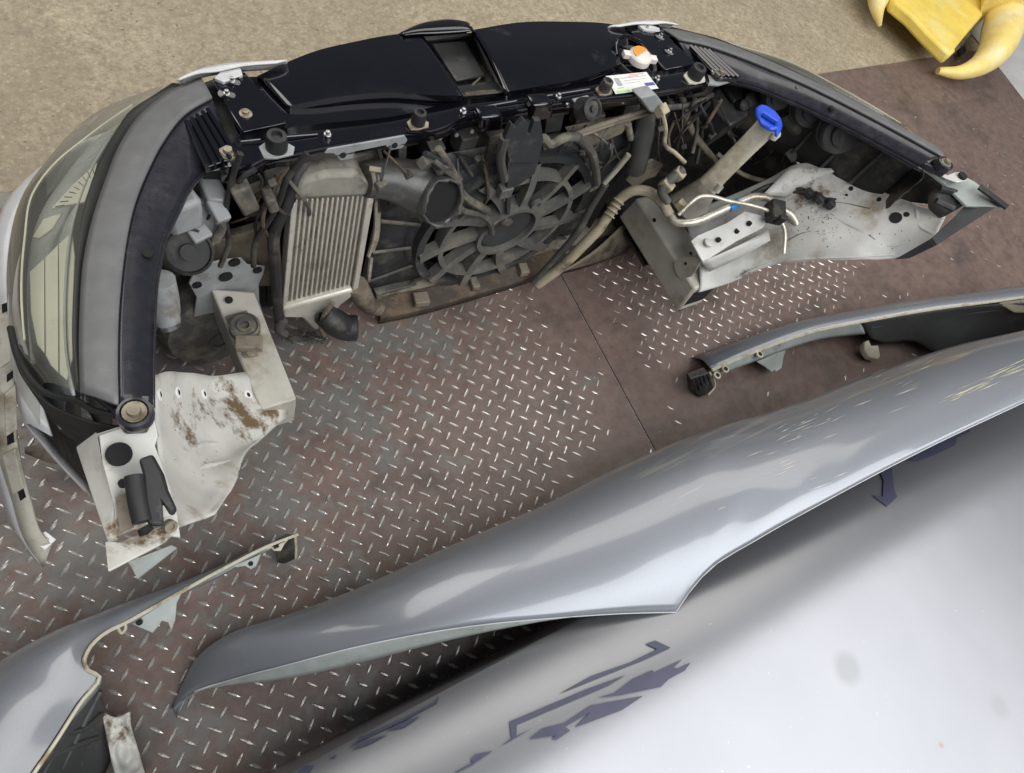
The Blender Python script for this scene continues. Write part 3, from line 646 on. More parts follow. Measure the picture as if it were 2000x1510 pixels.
# ---- radiator pack
b = B(); b.box((CX, 0.79, 0.27), (0.90, 0.035, 0.50)); rad = b.build('radiator', 'radiator_core', FE)
for k in range(46): B().box((CX - 0.43 + k * 0.0191, 0.769, 0.27), (0.003, 0.006, 0.46)).build('radiator_fin', 'radiator_core', rad)
b = B()   # front carrier under the slam panel
rr = cr1([S(*p, -0.024) for p in SP_rear], 50); b.grid([[p + Vector((0, 0.004, 0)) for p in rr], [p + Vector((0, 0.03, -0.03)) for p in rr], [p + Vector((0, 0.035, -0.075)) for p in rr], [p + Vector((0, 0.07, -0.085)) for p in rr]])
car = b.build('carrier', 'dusty_plastic', FE, solid=0.003, smooth=30)
for k in range(15):
    x = 0.27 + k * 0.062 + random.uniform(-.015, .015); h = random.uniform(0.03, 0.06)
    B().box((x, 0.735 + random.uniform(-.008, .006), 0.495 - h / 2 + random.uniform(0, .025)), (random.uniform(.012, .04), random.uniform(.02, .035), h), random.uniform(-.3, .3), random.uniform(-.4, .3)).build('carrier_rib', random.choice(['dusty_black', 'dusty_plastic', 'dusty_plastic']), car, bevel=0.002)
for x0, y0, x1, y1 in ((940, 232, 985, 262), (1042, 208, 1082, 240)):
    q = [Y(x0, y0, .69), Y(x1, y0 - 4, .69), Y(x1 - 2, y1 - 6, .70), Y(x0 - 8, y1, .70)]; B().prism(q, (0, 0.03, 0)).build('carrier_boss', 'black_gloss', car, bevel=0.006)
# tab strip
b = B(); b.prism([Y(*p, .692) for p in ((633, 300), (640, 292), (790, 266), (796, 274), (786, 290), (762, 294), (752, 284), (694, 296), (690, 310), (664, 314), (652, 300))], (0, 0.004, 0.002)); ts = b.build('tab_strip', 'lamp_grey', car, bevel=0.001)
for p in ((670, 303), (771, 284)): B().lathe(Y(*p, .691), (0, -1, .3), [(0.005, -0.004), (0.005, 0.001)], 12).build('hole', 'dark_void', ts)
for p in ((752, 318), (858, 268), (920, 255), (890, 262), (1108, 205), (1215, 198)):
    B().lathe(Y(*p, .70), (0, -1, .4), [(0.0045, 0), (0.004, 0.004), (0, 0.0045)], 10).build('rivet', 'steel', car)

# intercooler
ic = [Y(577, 392, .688), Y(716, 384, .672), Y(686, 571, .672), Y(556, 605, .688)]
nrm = (ic[1] - ic[0]).cross(ic[3] - ic[0]).normalized(); nrm = -nrm if nrm.y > 0 else nrm
b = B(); b.prism([p - nrm * 0.004 for p in ic], -nrm * 0.045); ico = b.build('intercooler', 'alu_fin', FE)
NT = 14
for k in range(NT):
    u0, u1 = (k + 0.04) / NT, (k + 0.50) / NT
    t0, t1, b1, b0 = ic[0].lerp(ic[1], u0), ic[0].lerp(ic[1], u1), ic[3].lerp(ic[2], u1), ic[3].lerp(ic[2], u0)
    B().prism([t0, t1, b1, b0], -nrm * 0.008).build('tube', 'alu', ico, bevel=0.0015)
b = B()
for k in range(NT):
    u0, u1 = (k + 0.52) / NT, (k + 1.02) / NT
    for j in range(120):
        v = (j + .5) / 120; a = ic[0].lerp(ic[1], u0).lerp(ic[3].lerp(ic[2], u0), v); c = ic[0].lerp(ic[1], u1).lerp(ic[3].lerp(ic[2], u1), v)
        w_ = (ic[3] - ic[0]) * 0.0016
        b.add([a - nrm * 0.002 - w_, c - nrm * 0.002 - w_, c - nrm * 0.002 + w_, a - nrm * 0.002 + w_], [(0, 1, 2, 3)])
o = b.build('fin', 'alu_fin', ico); o['kind'] = 'stuff'
b = B(); tk = [Y(572, 394, .680), Y(590, 352, .690), Y(640, 338, .690), Y(700, 336, .68), Y(724, 362, .668), Y(720, 386, .664)]; b.prism(tk, (0, 0.055, 0)); b.build('upper_tank', 'alu_dull', ico, bevel=0.008)
b = B(); bt = [Y(552, 604, .678), Y(690, 566, .662), Y(690, 580, .662), Y(668, 596, .665), Y(632, 640, .670), Y(616, 648, .675), Y(590, 622, .68), Y(552, 622, .68)]; b.prism(bt, (0, 0.05, 0)); b.build('lower_tank', 'alu', ico, bevel=0.006)
b = B(); b.prism([ic[1] + nrm * .006, ic[1] + nrm * .006 + Vector((.012, 0, 0)), ic[2] + nrm * .006 + Vector((.012, 0, 0)), ic[2] + nrm * .006], -nrm * 0.03); b.build('side_bar', 'alu', ico, bevel=0.002)
b = B(); b.prism([ic[0] + nrm * .006, ic[0] + nrm * .006 - Vector((.007, 0, 0)), ic[3] + nrm * .006 - Vector((.007, 0, 0)), ic[3] + nrm * .006], -nrm * 0.03); b.build('side_bar', 'alu', ico, bevel=0.002)
# charge-air elbow
ep = [Y(718, 352, .685), Y(752, 350, .685), Y(798, 360, .676), Y(838, 378, .658), Y(868, 398, .621)]
b = B(); b.tube(ep, [0.027, 0.033, 0.040, 0.043, 0.041], 26, 26, caps=False)
for k_ in range(26):
    i_ = 25 * 26 + k_; v_ = Vector(b.v[i_]); b.v[i_] = tuple(v_ + (ep[-1] - ep[-2]).normalized() * (random.uniform(-.006, .006) + .004 * math.sin(k_)))
elb = b.build('intake_elbow', 'hose', FE, solid=0.004)
b = B(); b.lathe(ep[-1] + (ep[-2] - ep[-1]) * 0.30, ep[-1] - ep[-2], [(0.040, 0), (0.040, 0.001)], 24); b.build('elbow_bore', 'dark_void', elb)
b = B(); b.lathe(ep[0], ep[1] - ep[0], [(0.027, -0.006), (0.029, 0), (0.029, 0.006), (0.027, 0.010)], 22); b.build('hose_clamp', 'dusty_plastic', elb)
b = B(); b.tube([ep[0] + Vector((0, 0, 0.028)), ep[0] + Vector((0.014, -0.01, 0.032))], 0.005, 8); b.build('clamp_screw', 'pipe_sleeve', elb)
# lower hoses
lp = [Y(630, 612, .66), Y(652, 628, .645), Y(676, 640, .635), Y(696, 641, .628)]
b = B(); b.tube(lp, [0.022, 0.026, 0.027, 0.026], 18, 16, caps=False); lh = b.build('lower_hose', 'rubber', FE, solid=0.003)
b = B(); b.lathe(lp[-1] + (lp[-2] - lp[-1]) * 0.1, lp[-1] - lp[-2], [(0.023, 0), (0.023, 0.001)], 18); b.build('hose_bore', 'dark_void', lh)
b = B(); b.tube([Y(696, 556, .675), Y(705, 575, .67), Y(722, 596, .66), Y(742, 604, .652)], [0.022, 0.023, 0.020, 0.016], 16, 16); b.build('drain_elbow', 'undertray', FE)
b = B(); b.tube([Y(650, 590, .655), Y(634, 615, .65), Y(628, 640, .65), Y(634, 655, .648)], 0.005, 8, 14); b.build('clip_wire', 'zinc', FE)
# fan and shroud
FC = Y(985, 440, .685); FY = 0.685
def fp(r, t, dy=0.0): return Vector((FC.x + r * math.cos(t), FY + dy, FC.z + r * math.sin(t)))
def ringgrid(b, r0, r1, dy0, dy1, n=48, a0=0.0, a1=2 * math.pi):
    rows = []
    for (r, dy) in ((r0, dy0), (r1, dy0), (r1, dy1), (r0, dy1), (r0, dy0)): rows.append([fp(r, a0 + (a1 - a0) * k / n, dy) for k in range(n + 1)])
    b.grid(rows); return b
b = B()
pts_o = [Vector((CX + x, FY + 0.03, z)) for x, z in ((-0.13, .045), (.40, .045), (.40, .47), (.20, .485), (-0.13, .47))]
hole = [fp(0.205, 2 * math.pi * k / 40, 0.03) for k in range(40)]
sh = B(); ringgrid(sh, 0.195, 0.212, -0.005, 0.045); shr = sh.build('fan_shroud', 'shroud', FE, smooth=35)
sq = []
for k in range(41):
    t = 2 * math.pi * k / 40; c_, s_ = math.cos(t), math.sin(t); e = 1 / max(abs(c_) / 0.30, abs(s_) / 0.235)
    sq.append(Vector((FC.x + e * c_ + 0.0, FY + 0.035, max(0.03, min(0.475, FC.z + e * s_)))))
B().grid([[fp(0.208, 2 * math.pi * k / 40, 0.012) for k in range(41)], [fp(0.225, 2 * math.pi * k / 40, 0.03) for k in range(41)], sq]).build('shroud_plate', 'shroud', shr, solid=0.003, smooth=30)
for k in range(18):
    t = 2 * math.pi * k / 18 + .1; e = 1 / max(abs(math.cos(t)) / 0.29, abs(math.sin(t)) / 0.225)
    B().tube([fp(0.214, t, 0.015), fp(max(.22, e), t, 0.03)], 0.004, 5).build('shroud_rib', 'dusty_plastic', shr)
o = ringgrid(B(), 0.152, 0.163, -0.012, 0.014).build('middle_ring', 'shroud_arm', shr, smooth=35)
o = ringgrid(B(), 0.066, 0.076, -0.020, 0.02).build('inner_ring', 'shroud_arm', shr, smooth=35)
NA = 11
for k in range(NA):
    t = 2 * math.pi * k / NA + 0.25
    path = [fp(0.070 + (0.205 - 0.070) * u, t + 0.20 * u, 0.0) for u in (0, .35, .7, 1)]
    rows = []
    for p in cr1(path, 8):
        d = Vector((p.x - FC.x, 0, p.z - FC.z)).normalized(); sdv = Vector((-d.z, 0, d.x))
        rows.append([p + sdv * a + Vector((0, c_, 0)) for a, c_ in ((-.0095, -.012), (.0095, -.014), (.0085, .008), (-.0085, .010))])
    B().grid(rows, close=True).build('shroud_arm', 'shroud_arm', shr, smooth=35)
hub = B().lathe(Vector((FC.x, FY, FC.z)), (0, -1, 0), [(0.072, -0.025), (0.070, -0.002), (0.060, 0.010), (0.050, 0.012), (0.030, 0.006), (0, 0.005)], 30).build('fan_motor', 'shroud', shr, smooth=30)
B().box(fp(0.045, 2.0, -0.016), (0.03, 0.012, 0.016), 0, 0, 0.6).build('motor_plug', 'dusty_black', hub, bevel=0.002)
B().lathe(fp(0.088, 1.05, -0.016), (0, -1, 0), [(0.013, -0.004), (0.013, 0.004), (0.008, 0.004), (0.008, 0)], 14).build('motor_lug', 'shroud_arm', hub)
for k in range(9):
    t = 2 * math.pi * k / 9
    rows = []
    for u in (0, .33, .66, 1):
        r = 0.06 + 0.125 * u; tt = t + 0.35 * u
        rows.append([fp(r, tt - (.20 + .12 * u), 0.030), fp(r, tt, 0.045), fp(r, tt + (.20 + .1 * u), 0.062)])
    B().grid(rows, 6, 8).build('fan_blade', 'shroud', shr, solid=0.002)
o = B(); o.box(Y(985, 372, .668), (0.028, 0.02, 0.026)); o.build('cable_clip', 'shroud_arm', shr, bevel=0.002)
# latch bracket above the fan
lb = [(999, 242), (1008, 251), (1023, 234), (1032, 242), (1029, 263), (1035, 263), (1044, 236), (1056, 236), (1062, 275), (1050, 318), (995, 318), (986, 270)]
B().prism([Y(*p, .655) for p in lb], (0, 0.010, 0)).build('latch_bracket', 'shroud', FE, bevel=0.001)
B().prism([Y(*p, .662) for p in ((992, 316), (1052, 316), (1044, 340), (1000, 372), (996, 420), (990, 420))], (0, 0.008, 0)).build('latch_stay', 'shroud', FE, bevel=0.001)
for a in ([(986, 268), (978, 300), (984, 350)], [(1062, 270), (1075, 282), (1100, 270), (1128, 268)], [(1128, 268), (1150, 290), (1163, 330), (1166, 356)]):
    B().tube([Y(*p, .66) for p in a], 0.009, 8, 12).build('bracket_arm', 'dusty_plastic', FE)
# wiring and bits over the shroud, left of the fan
for a, r, m_ in (([(845, 310), (868, 330), (892, 350), (898, 372), (915, 390), (940, 405), (952, 412)], .008, 'dusty_plastic'), ([(856, 290), (875, 318), (890, 345)], .006, 'dusty_plastic'), ([(890, 395), (905, 412), (935, 418), (955, 432), (960, 455)], .007, 'dusty_plastic'), ([(830, 300), (862, 312), (884, 340), (885, 392), (880, 430)], .005, 'shroud')):
    B().tube([Y(*p, .655) for p in a], r, 8, 18).build('cable', m_, FE)
for p, s_ in (((865, 325), .03), ((890, 350), .022), ((830, 318), .025)): B().box(Y(*p, .66), (s_, s_ * .7, s_ * .8), .4, .3, .5).build('plug', 'dusty_plastic', FE, bevel=.003)
for a in ([(735, 390), (730, 470), (720, 500)], [(740, 415), (735, 470), (728, 490)]): B().tube([Y(*p, .69) for p in a], .004, 6, 10).build('small_pipe', 'pipe_alu', FE)
B().tube([Y(725, 505, .69), Y(720, 545, .685)], .0045, 6).build('small_pipe', 'pipe_alu', FE)
# lower crossmember with rust
cmp_ = [(740, 606, .045), (820, 590, .045), (900, 568, .05), (980, 545, .05), (1060, 520, .05), (1150, 498, .05), (1230, 470, .05)]
c0 = [Z(*p) for p in cmp_]
b = B(); b.grid([[p + Vector((0, -.012, -.040)) for p in c0], [p + Vector((0, -.014, -.012)) for p in c0], c0, [p + Vector((0, 0.05, 0.006)) for p in c0], [p + Vector((0, .055, -.03)) for p in c0]], 40); b.build('crossmember', 'rust', FE, solid=.003, smooth=40)
b = B(); c1 = [Z(x, y - 26, z + .015) for x, y, z in cmp_]; b.grid([c1, [p + Vector((0, .05, .01)) for p in c1]], 30, 3); b.build('crossmember_top', 'undertray', FE, solid=.003)
for k in range(5):
    p = c0[1].lerp(c0[-1], k / 4.5); B().box(p + Vector((0, .0, .012)), (random.uniform(.015, .04), .03, .02), random.uniform(-.4, .4)).build('mounting_foot', 'undertray', FE, bevel=.003)
B().prism([Y(735, 575, .70), Y(815, 556, .70), Y(815, 575, .70), Y(738, 598, .70)], (0, .03, 0)).build('lower_bracket', 'dusty_plastic', FE, bevel=.002)
# flock of rusty swarf below the intercooler
b = B()
for _ in range(160):
    p = Z(random.uniform(548, 640), random.uniform(645, 668), random.uniform(.004, .03)); b.tube([p, p + Vector((random.uniform(-.012, .012), random.uniform(-.012, .012), random.uniform(-.004, .01)))], .0006, 4)
o = b.build('dry_leaf_litter', 'flock', FE); o['kind'] = 'stuff'

# carrier column and blocks left of the intercooler
B().tube([Y(612, 298, .735), Y(585, 330, .71), Y(566, 390, .69), Y(540, 440, .685), Y(538, 520, .685), Y(543, 600, .685), Y(548, 645, .68)], .010, 8, 20).build('column_strip', 'dusty_black', FE)
B().tube([Y(553, 625, .675), Y(545, 645, .67), Y(556, 652, .668)], .010, 8, 10).build('column_foot', 'dusty_plastic', FE)
for q, yy, d, m_ in ((((452, 380), (490, 366), (510, 410), (478, 426)), .66, .05, 'dusty_plastic'), (((520, 396), (540, 390), (548, 414), (528, 420)), .655, .03, 'dusty_plastic'), (((515, 335), (566, 318), (570, 372), (525, 385)), .70, .04, 'dusty_plastic'), (((452, 330), (505, 318), (520, 350), (470, 372)), .72, .03, 'dusty_black'), (((398, 480), (520, 445), (540, 560), (430, 560)), .745, .02, 'undertray'), (((430, 330), (560, 300), (560, 600), (430, 600)), .775, .02, 'dusty_black'), (((575, 330), (720, 300), (725, 345), (600, 352)), .715, .02, 'dusty_plastic')):
    B().prism([Y(*p, yy) for p in q], (0, d, 0)).build('carrier_block', m_, FE, bevel=.004)
for a, r in (([(470, 300), (456, 340), (448, 372), (440, 420), (446, 480), (430, 520)], .0045), ([(600, 300), (560, 350), (545, 395), (524, 432), (500, 470), (495, 520)], .005), ([(462, 378), (470, 350), (500, 330)], .004), ([(505, 340), (512, 352), (508, 368)], .002)):
    B().tube([Y(*p, .675) for p in a], r, 8, 16).build('cable', 'dusty_black', FE)

# ---- rear of the left lamp
c = Z(377, 440, .47)
B().lathe(c, (0.1, -.75, .75), [(0.044, -.06), (0.044, -.01), (.040, .0), (.035, .003), (.034, -.014), (0, -.016)], 28).build('bulb_cover', 'lamp_grey', FE)
B().box(c + Vector((0, -.004, .004)), (.030, .05, .012), .3, .3).build('bulb_holder', 'lamp_grey', FE, bevel=.003)
B().lathe(Z(368, 492, .455), (-0.1, -.75, .7), [(.036, -.03), (.036, 0), (.032, .002), (.030, -.003), (.012, -.003), (.012, .004), (0, .004)], 26).build('bulb_cap', 'dusty_black', FE)
q = [Z(*p, .52) for p in ((385, 345), (425, 335), (443, 375), (440, 392), (405, 390))]
B().prism(q, (0, .01, -.05)).build('lamp_motor', 'lamp_grey', FE, bevel=.005)
B().box(Z(426, 412, .50), (.022, .035, .02), .2, .4).build('lamp_plug', 'lamp_grey', FE, bevel=.003)
B().tube([Z(426, 425, .50), Z(434, 440, .48), Z(420, 470, .45)], .007, 8, 10).build('lamp_cable', 'dusty_plastic', FE)
B().box(Z(345, 400, .52), (.05, .06, .06), .2).build('lamp_back', 'lamp_grey', FE, bevel=.008)
# canister below the strip and dark resonator
B().tube([Z(312, 545, .50), Z(320, 590, .46), Z(328, 630, .43)], [.020, .021, .017], 16, 10).build('horn', 'lamp_grey', FE)
B().lathe(Z(328, 632, .432), (0.05, -.5, -.7), [(.016, 0), (.016, .006), (.006, .008), (.006, .004)], 14).build('horn_rim', 'steel', FE)
b = B(); b.lathe(Y(412, 640, .71), (.1, -1, .25), [(.0, -.05), (.085, -.05), (.095, -.02), (.085, .012), (.055, .022), (0, .024)], 26); b.build('resonator', 'dusty_plastic', FE)
B().lathe(Y(428, 665, .685), (.1, -1, .25), [(.02, -.01), (.02, .004), (.014, .004), (.014, -.004)], 16).build('resonator_ring', 'dusty_plastic', FE)

# ---- left inner wing (apron), rail and its flange
AL = B()
rowsA = [
    [Z(478, 727, .24), Z(423, 734, .30), Z(369, 729, .38), Z(322, 727, .45), Z(298, 735, .50)],
    [Z(540, 775, .20), Z(470, 772, .25), Z(398, 772, .33), Z(345, 772, .41), Z(300, 775, .49)],
    [Z(560, 800, .19), Z(480, 810, .26), Z(410, 825, .34), Z(350, 835, .42), Z(305, 850, .50)],
    [Z(526, 842, .22), Z(470, 860, .29), Z(410, 880, .37), Z(360, 895, .44), Z(315, 905, .51)],
    [Z(480, 885, .34), Z(450, 905, .37), Z(405, 930, .42), Z(365, 945, .47), Z(325, 960, .54)],
    [Z(453, 957, .42), Z(425, 970, .45), Z(395, 985, .48), Z(365, 995, .52), Z(335, 1005, .57)],
    [Z(419, 1003, .49), Z(400, 1012, .50), Z(378, 1020, .53), Z(358, 1028, .56), Z(338, 1035, .60)],
]
AL.grid(rowsA, 24, 26)
def uneven(b, k, sc):
    for i_, v_ in enumerate(b.v):
        n_ = noise.noise(Vector(v_) * sc) * k + noise.noise(Vector(v_) * sc * 3.1) * k * .35
        b.v[i_] = (v_[0] + n_ * .3, v_[1] - n_ * .4, v_[2] + n_)
uneven(AL, .006, 17)
apL = AL.build('inner_wing', 'apron_paint', FE, solid=.003); skL = Skin(AL)
for x, y in ((310, 771), (346, 767), (397, 770), (483, 772), (532, 777)):
    c, n_ = skL.at(x, y, .002); B().lathe(c, n_, [(.0090, -.003), (.0085, .0006), (.0045, .0012), (.0035, -.001)], 16).build('washer', 'washer_white', apL)
    B().lathe(c, n_, [(.0038, 0), (.0038, .001)], 12).build('hole', 'dark_void', apL)
for a in (((368, 880), (395, 868), (440, 868)), ((362, 928), (400, 912), (455, 898))):
    B().tube([skL.at(x, y, -.001)[0] for x, y in a], [.002, .005, .002], 8, 14).build('pressed_rib', 'apron_paint', apL)
b = B()   # dirt caught on the ledge
for _ in range(110):
    t = random.random(); x = 315 + 245 * t; y = 798 + random.gauss(0, 9) + 13 * math.sin(t * 7)
    if random.random() < .35: x, y = random.uniform(320, 540), random.uniform(760, 990)
    p, n_ = skL.at(x, y, .0016); flake(b, p, n_, random.uniform(.0004, .0016))
o = b.build('caked_dirt', 'rust', apL); o['kind'] = 'stuff'
# outer tower with hole and black bracket
tw = [(193, 850, .66), (300, 815, .67), (308, 850, .66), (302, 870, .655), (330, 945, .64), (345, 1000, .64), (352, 1050, .62), (262, 1035, .645), (228, 1050, .655), (222, 985, .66), (200, 905, .665)]
b = B(); b.prism([Z(*p) for p in tw], (0, .0, -.004)); tow = b.build('wing_bracket', 'apron_paint', FE, bevel=.001)
B().lathe(Z(232, 887, .667), UP, [(.0120, -.002), (.0120, .0012)], 22).build('hole', 'dark_void', tow); B().lathe(Z(240, 944, .667), UP, [(.0045, -.002), (.0045, .0012)], 14).build('hole', 'dark_void', tow)
B().prism([Z(*p) for p in ((226, 972, .664), (255, 962, .664), (262, 1030, .658), (236, 1040, .66))], (0, 0, .003)).build('hollow_shade', 'undertray', tow)  # darker patch laid on top, imitating the shade in the bracket's hollow
fl = [(150, 880, .62), (190, 850, .655), (200, 905, .66), (222, 985, .655), (232, 1055, .655), (212, 1065, .66)]
B().prism([Z(*p) for p in fl], (.0, .006, -.004)).build('wing_bracket_flange', 'apron_paint', tow, bevel=.002)
B().prism([Z(*p) for p in ((205, 1058, .665), (232, 1058, .66), (330, 1020, .645), (345, 1035, .64), (320, 1060, .65), (211, 1116, .69))], (0, 0, -.005)).build('tail_plate', 'apron_paint', tow, bevel=.001)
B().prism([Z(*p) for p in ((250, 1098, .60), (335, 1065, .58), (345, 1070, .58), (268, 1130, .585), (258, 1110, .60))], (0, 0, -.004)).build('tail_flange', 'wing_inner', tow)
B().grid([[Z(190, 850, .655), Z(300, 815, .665)], [Z(180, 880, .56), Z(310, 850, .50)]], 4, 4).build('tower_wall', 'apron_paint', tow, solid=.003)
b = B(); b.tube([Z(262, 930, .683), Z(268, 975, .681), Z(278, 1020, .678)], .0088, 14, 8); o = b.build('black_bracket', 'rubber', FE, smooth=60)
B().prism([Z(*p) for p in ((272, 900, .678), (300, 890, .674), (322, 930, .67), (330, 960, .668), (348, 1000, .66), (335, 1012, .66), (318, 985, .67), (322, 1030, .67), (290, 1030, .672), (282, 935, .676))], (0, 0, .008)).build('bracket_body', 'rubber', o, bevel=.004)
B().lathe(Z(280, 1030, .68), (.2, -1, -.2), [(.006, 0), (.007, .006), (0, .008)], 10).build('bracket_pin', 'dark_void', o)
B().lathe(Z(333, 1028, .655), (.3, -.6, .6), [(.0065, -.004), (.0065, .002), (.0035, .002), (.0035, .0)], 14).build('clip_nut', 'zinc', o)
# rail
rt = [Z(411, 563, .245), Z(496, 569, .245), Z(580, 780, .235), Z(511, 800, .235), Z(476, 723, .24)]
b = B(); b.prism(rt, (0, 0, -.10)); rl = b.build('chassis_rail', 'rail_paint', FE, bevel=.004)
fg = [(400, 524), (415, 513), (440, 508), (472, 505), (484, 518), (518, 521), (515, 536), (506, 555), (507, 592), (524, 640), (500, 655), (400, 655), (376, 640), (384, 581), (369, 554), (378, 535)]
B().prism([Y(*p, .705) for p in fg], (0, .004, 0)).build('rail_flange', 'lamp_grey', rl, bevel=.0015)
for x, y, r in ((458, 513, .010), (441, 541, .012), (503, 528, .008), (385, 557, .008)): B().lathe(Y(x, y, .703), (0, -1, 0), [(r, -.002), (r, .0015)], 16).build('hole', 'dark_void', rl)
B().lathe(Z(447, 586, .2475), UP, [(.007, -.001), (.007, .0012)], 14).build('hole', 'dark_void', rl)
mb = [Z(*p, .248) for p in ((440, 620), (482, 608), (500, 655), (496, 672), (505, 696), (478, 700), (462, 665))]
B().prism(mb, (0, 0, .005)).build('mount_plate', 'undertray', rl, bevel=.001)
c = Z(478, 642, .256); B().lathe(c, UP, [(.026, -.004), (.026, .012), (.022, .014), (.020, .010), (.014, .010), (.013, .014), (.008, .014), (.008, .006), (0, .006)], 24).build('rubber_mount', 'dusty_plastic', rl)
B().box(Z(486, 671, .262), (.045, .026, .018), -.35).build('mount_block', 'undertray', rl, bevel=.003); B().lathe(Z(490, 689, .254), UP, [(.009, 0), (.009, .004), (0, .006)], 10).build('mount_bolt', 'zinc', rl)
# lower brown panel edge at the left
B().grid([[Z(48, 875, .06), Z(110, 860, .06), Z(160, 885, .06)], [Z(50, 885, .05), Z(100, 905, .05), Z(165, 905, .05)]], 10, 3).build('splash_guard', 'undertray', FE, solid=.004)

# ---- right side: rail, apron, bracket
q = [X(1206, 422, 1.165), X(1242, 386, 1.165), X(1358, 565, 1.165), X(1322, 610, 1.165)]
b = B(); b.prism(q, (.085, 0, .0)); rr_ = b.build('chassis_rail', 'rail_paint', FE, bevel=.007)
B().prism([X(1323, 606, 1.172) + Vector((0, -.003, 0)), X(1356, 570, 1.172) + Vector((0, -.003, 0)), X(1356, 570, 1.172) + Vector((.07, -.003, -.004)), X(1323, 606, 1.172) + Vector((.07, -.003, .006))], (0, -.001, 0)).build('rail_mouth', 'dark_void', rr_)
for p in ((1219, 444), (1247, 500), (1278, 430)): B().lathe(X(*p, 1.164), (-1, 0, 0), [(.005, -.001), (.005, .001)], 12).build('hole', 'dark_void', rr_)
B().prism([X(*p, 1.162) for p in ((1318, 512), (1348, 500), (1375, 505), (1352, 540), (1330, 545), (1320, 530))], (-.003, 0, 0)).build('rail_patch', 'rail_paint', rr_, bevel=.001)
for p in ((1349, 495), (1339, 515)): B().lathe(X(*p, 1.158), (-1, 0, 0), [(.0035, -.001), (.0035, .001)], 10).build('hole', 'dark_void', rr_)
rowsR = [
    [Z(1362, 572, .22), Z(1427, 552, .25), Z(1505, 519, .33), Z(1582, 510, .40), Z(1665, 508, .46), Z(1754, 502, .51), Z(1825, 468, .58)],
    [Z(1368, 545, .24), Z(1430, 525, .28), Z(1505, 495, .35), Z(1585, 485, .42), Z(1668, 478, .48), Z(1755, 470, .53), Z(1835, 450, .59)],
    [Z(1362, 500, .26), Z(1440, 480, .31), Z(1510, 455, .37), Z(1590, 440, .44), Z(1675, 430, .50), Z(1760, 435, .55), Z(1845, 432, .60)],
    [Z(1345, 455, .27), Z(1430, 425, .33), Z(1510, 405, .39), Z(1590, 385, .46), Z(1680, 385, .51), Z(1765, 405, .56), Z(1850, 420, .605)],
    [Z(1330, 420, .27), Z(1420, 385, .34), Z(1500, 350, .40), Z(1560, 320, .46), Z(1650, 335, .51), Z(1761, 390, .565), Z(1850, 417, .61)],
]
ARB = B().grid(rowsR, 70, 44); uneven(ARB, .007, 15); skR = Skin(ARB); apR = ARB.build('inner_wing', 'apron_grey', FE, solid=.003)
B().grid([[Z(1490, 380, .41), Z(1545, 325, .46)], [Z(1540, 385, .42), Z(1640, 330, .51)]], 8, 6).build('inner_wing_gusset', 'apron_grey', apR, solid=.003)
for p, r in (((1749, 426), .0125), ((1770, 420), .006), ((1662, 369), .005), ((1717, 390), .005), ((1653, 382), .003)):
    c, n_ = skR.at(*p, .0018); B().lathe(c, n_, [(r, -.002), (r, .0006)], 18).build('hole', 'dark_void', apR)
for a in (((1630, 425), (1690, 455), (1735, 480), (1775, 470), (1800, 450)), ((1790, 408), (1795, 440), (1825, 458)), ((1690, 372), (1720, 368))):
    B().tube([skR.at(x, y, -.001)[0] for x, y in a], .0035, 7, 18).build('pressed_rib', 'apron_grey', apR)
b = B()
for _ in range(130):
    x = 1575 + random.gauss(0, 60); y = 428 + random.gauss(0, 24) + (x - 1575) * .05
    if random.random() < .25: x, y = random.uniform(1400, 1820), random.uniform(420, 500)
    p, n_ = skR.at(x, y, .0018); flake(b, p, n_, random.uniform(.0005, .002))
o = b.build('caked_dirt', 'rust', apR); o['kind'] = 'stuff'
lipr = [skR.at(x, y - 3, .001)[0] for x, y in ((1440, 543), (1505, 517), (1582, 508), (1665, 505), (1745, 500))]
B().tube(lipr, .0032, 7, 40).build('folded_lip', 'apron_grey', apR)
for a in (((1622, 418), (1660, 440), (1700, 462), (1722, 478)), ((1560, 400), (1600, 395), (1650, 398), (1700, 408)), ((1505, 505), (1540, 470), (1570, 455), (1600, 452))):
    B().tube([skR.at(x, y, .0004)[0] for x, y in a], .0016, 6, 24).build('sealant_seam', 'undertray', apR)
for x, y in ((1690, 430), (1720, 440), (1660, 485), (1790, 470), (1730, 405), (1600, 475), (1640, 492), (1700, 492), (1560, 492)):
    c, n_ = skR.at(x, y, .0002); B().lathe(c, n_, [(.0045, -.002), (.004, .0006), (.0025, .0002), (0, .0)], 12).build('spot_weld', 'apron_grey', apR)
b = B()
for _ in range(90):
    cx_, cy_, sd_ = random.choice(((1608, 455, 8), (1585, 425, 14), (1545, 440, 12), (1620, 420, 16), (1575, 395, 10)))
    p, n_ = skR.at(random.gauss(cx_, sd_), random.gauss(cy_, sd_ * .6), .0012); flake(b, p, n_, random.uniform(.0005, .0018))
o = b.build('mud_clumps', 'flock', apR); o['kind'] = 'stuff'
for a in (((1470, 378, .41), (1510, 362, .42), (1555, 368, .44), (1600, 382, .465), (1628, 402, .475)), ((1488, 388, .405), (1530, 372, .42), (1570, 380, .445), (1612, 398, .465)), ((1590, 372, .46), (1606, 388, .47), (1632, 392, .48))):
    B().tube([Z(*p) for p in a], .0055, 8, 30).build('harness', 'dusty_black', FE)
for p in ((1600, 388, .478), (1622, 398, .48), (1580, 378, .462)): B().box(Z(*p), (.028, .018, .016), .5, .2, .3).build('harness_clip', 'dusty_black', FE, bevel=.003)
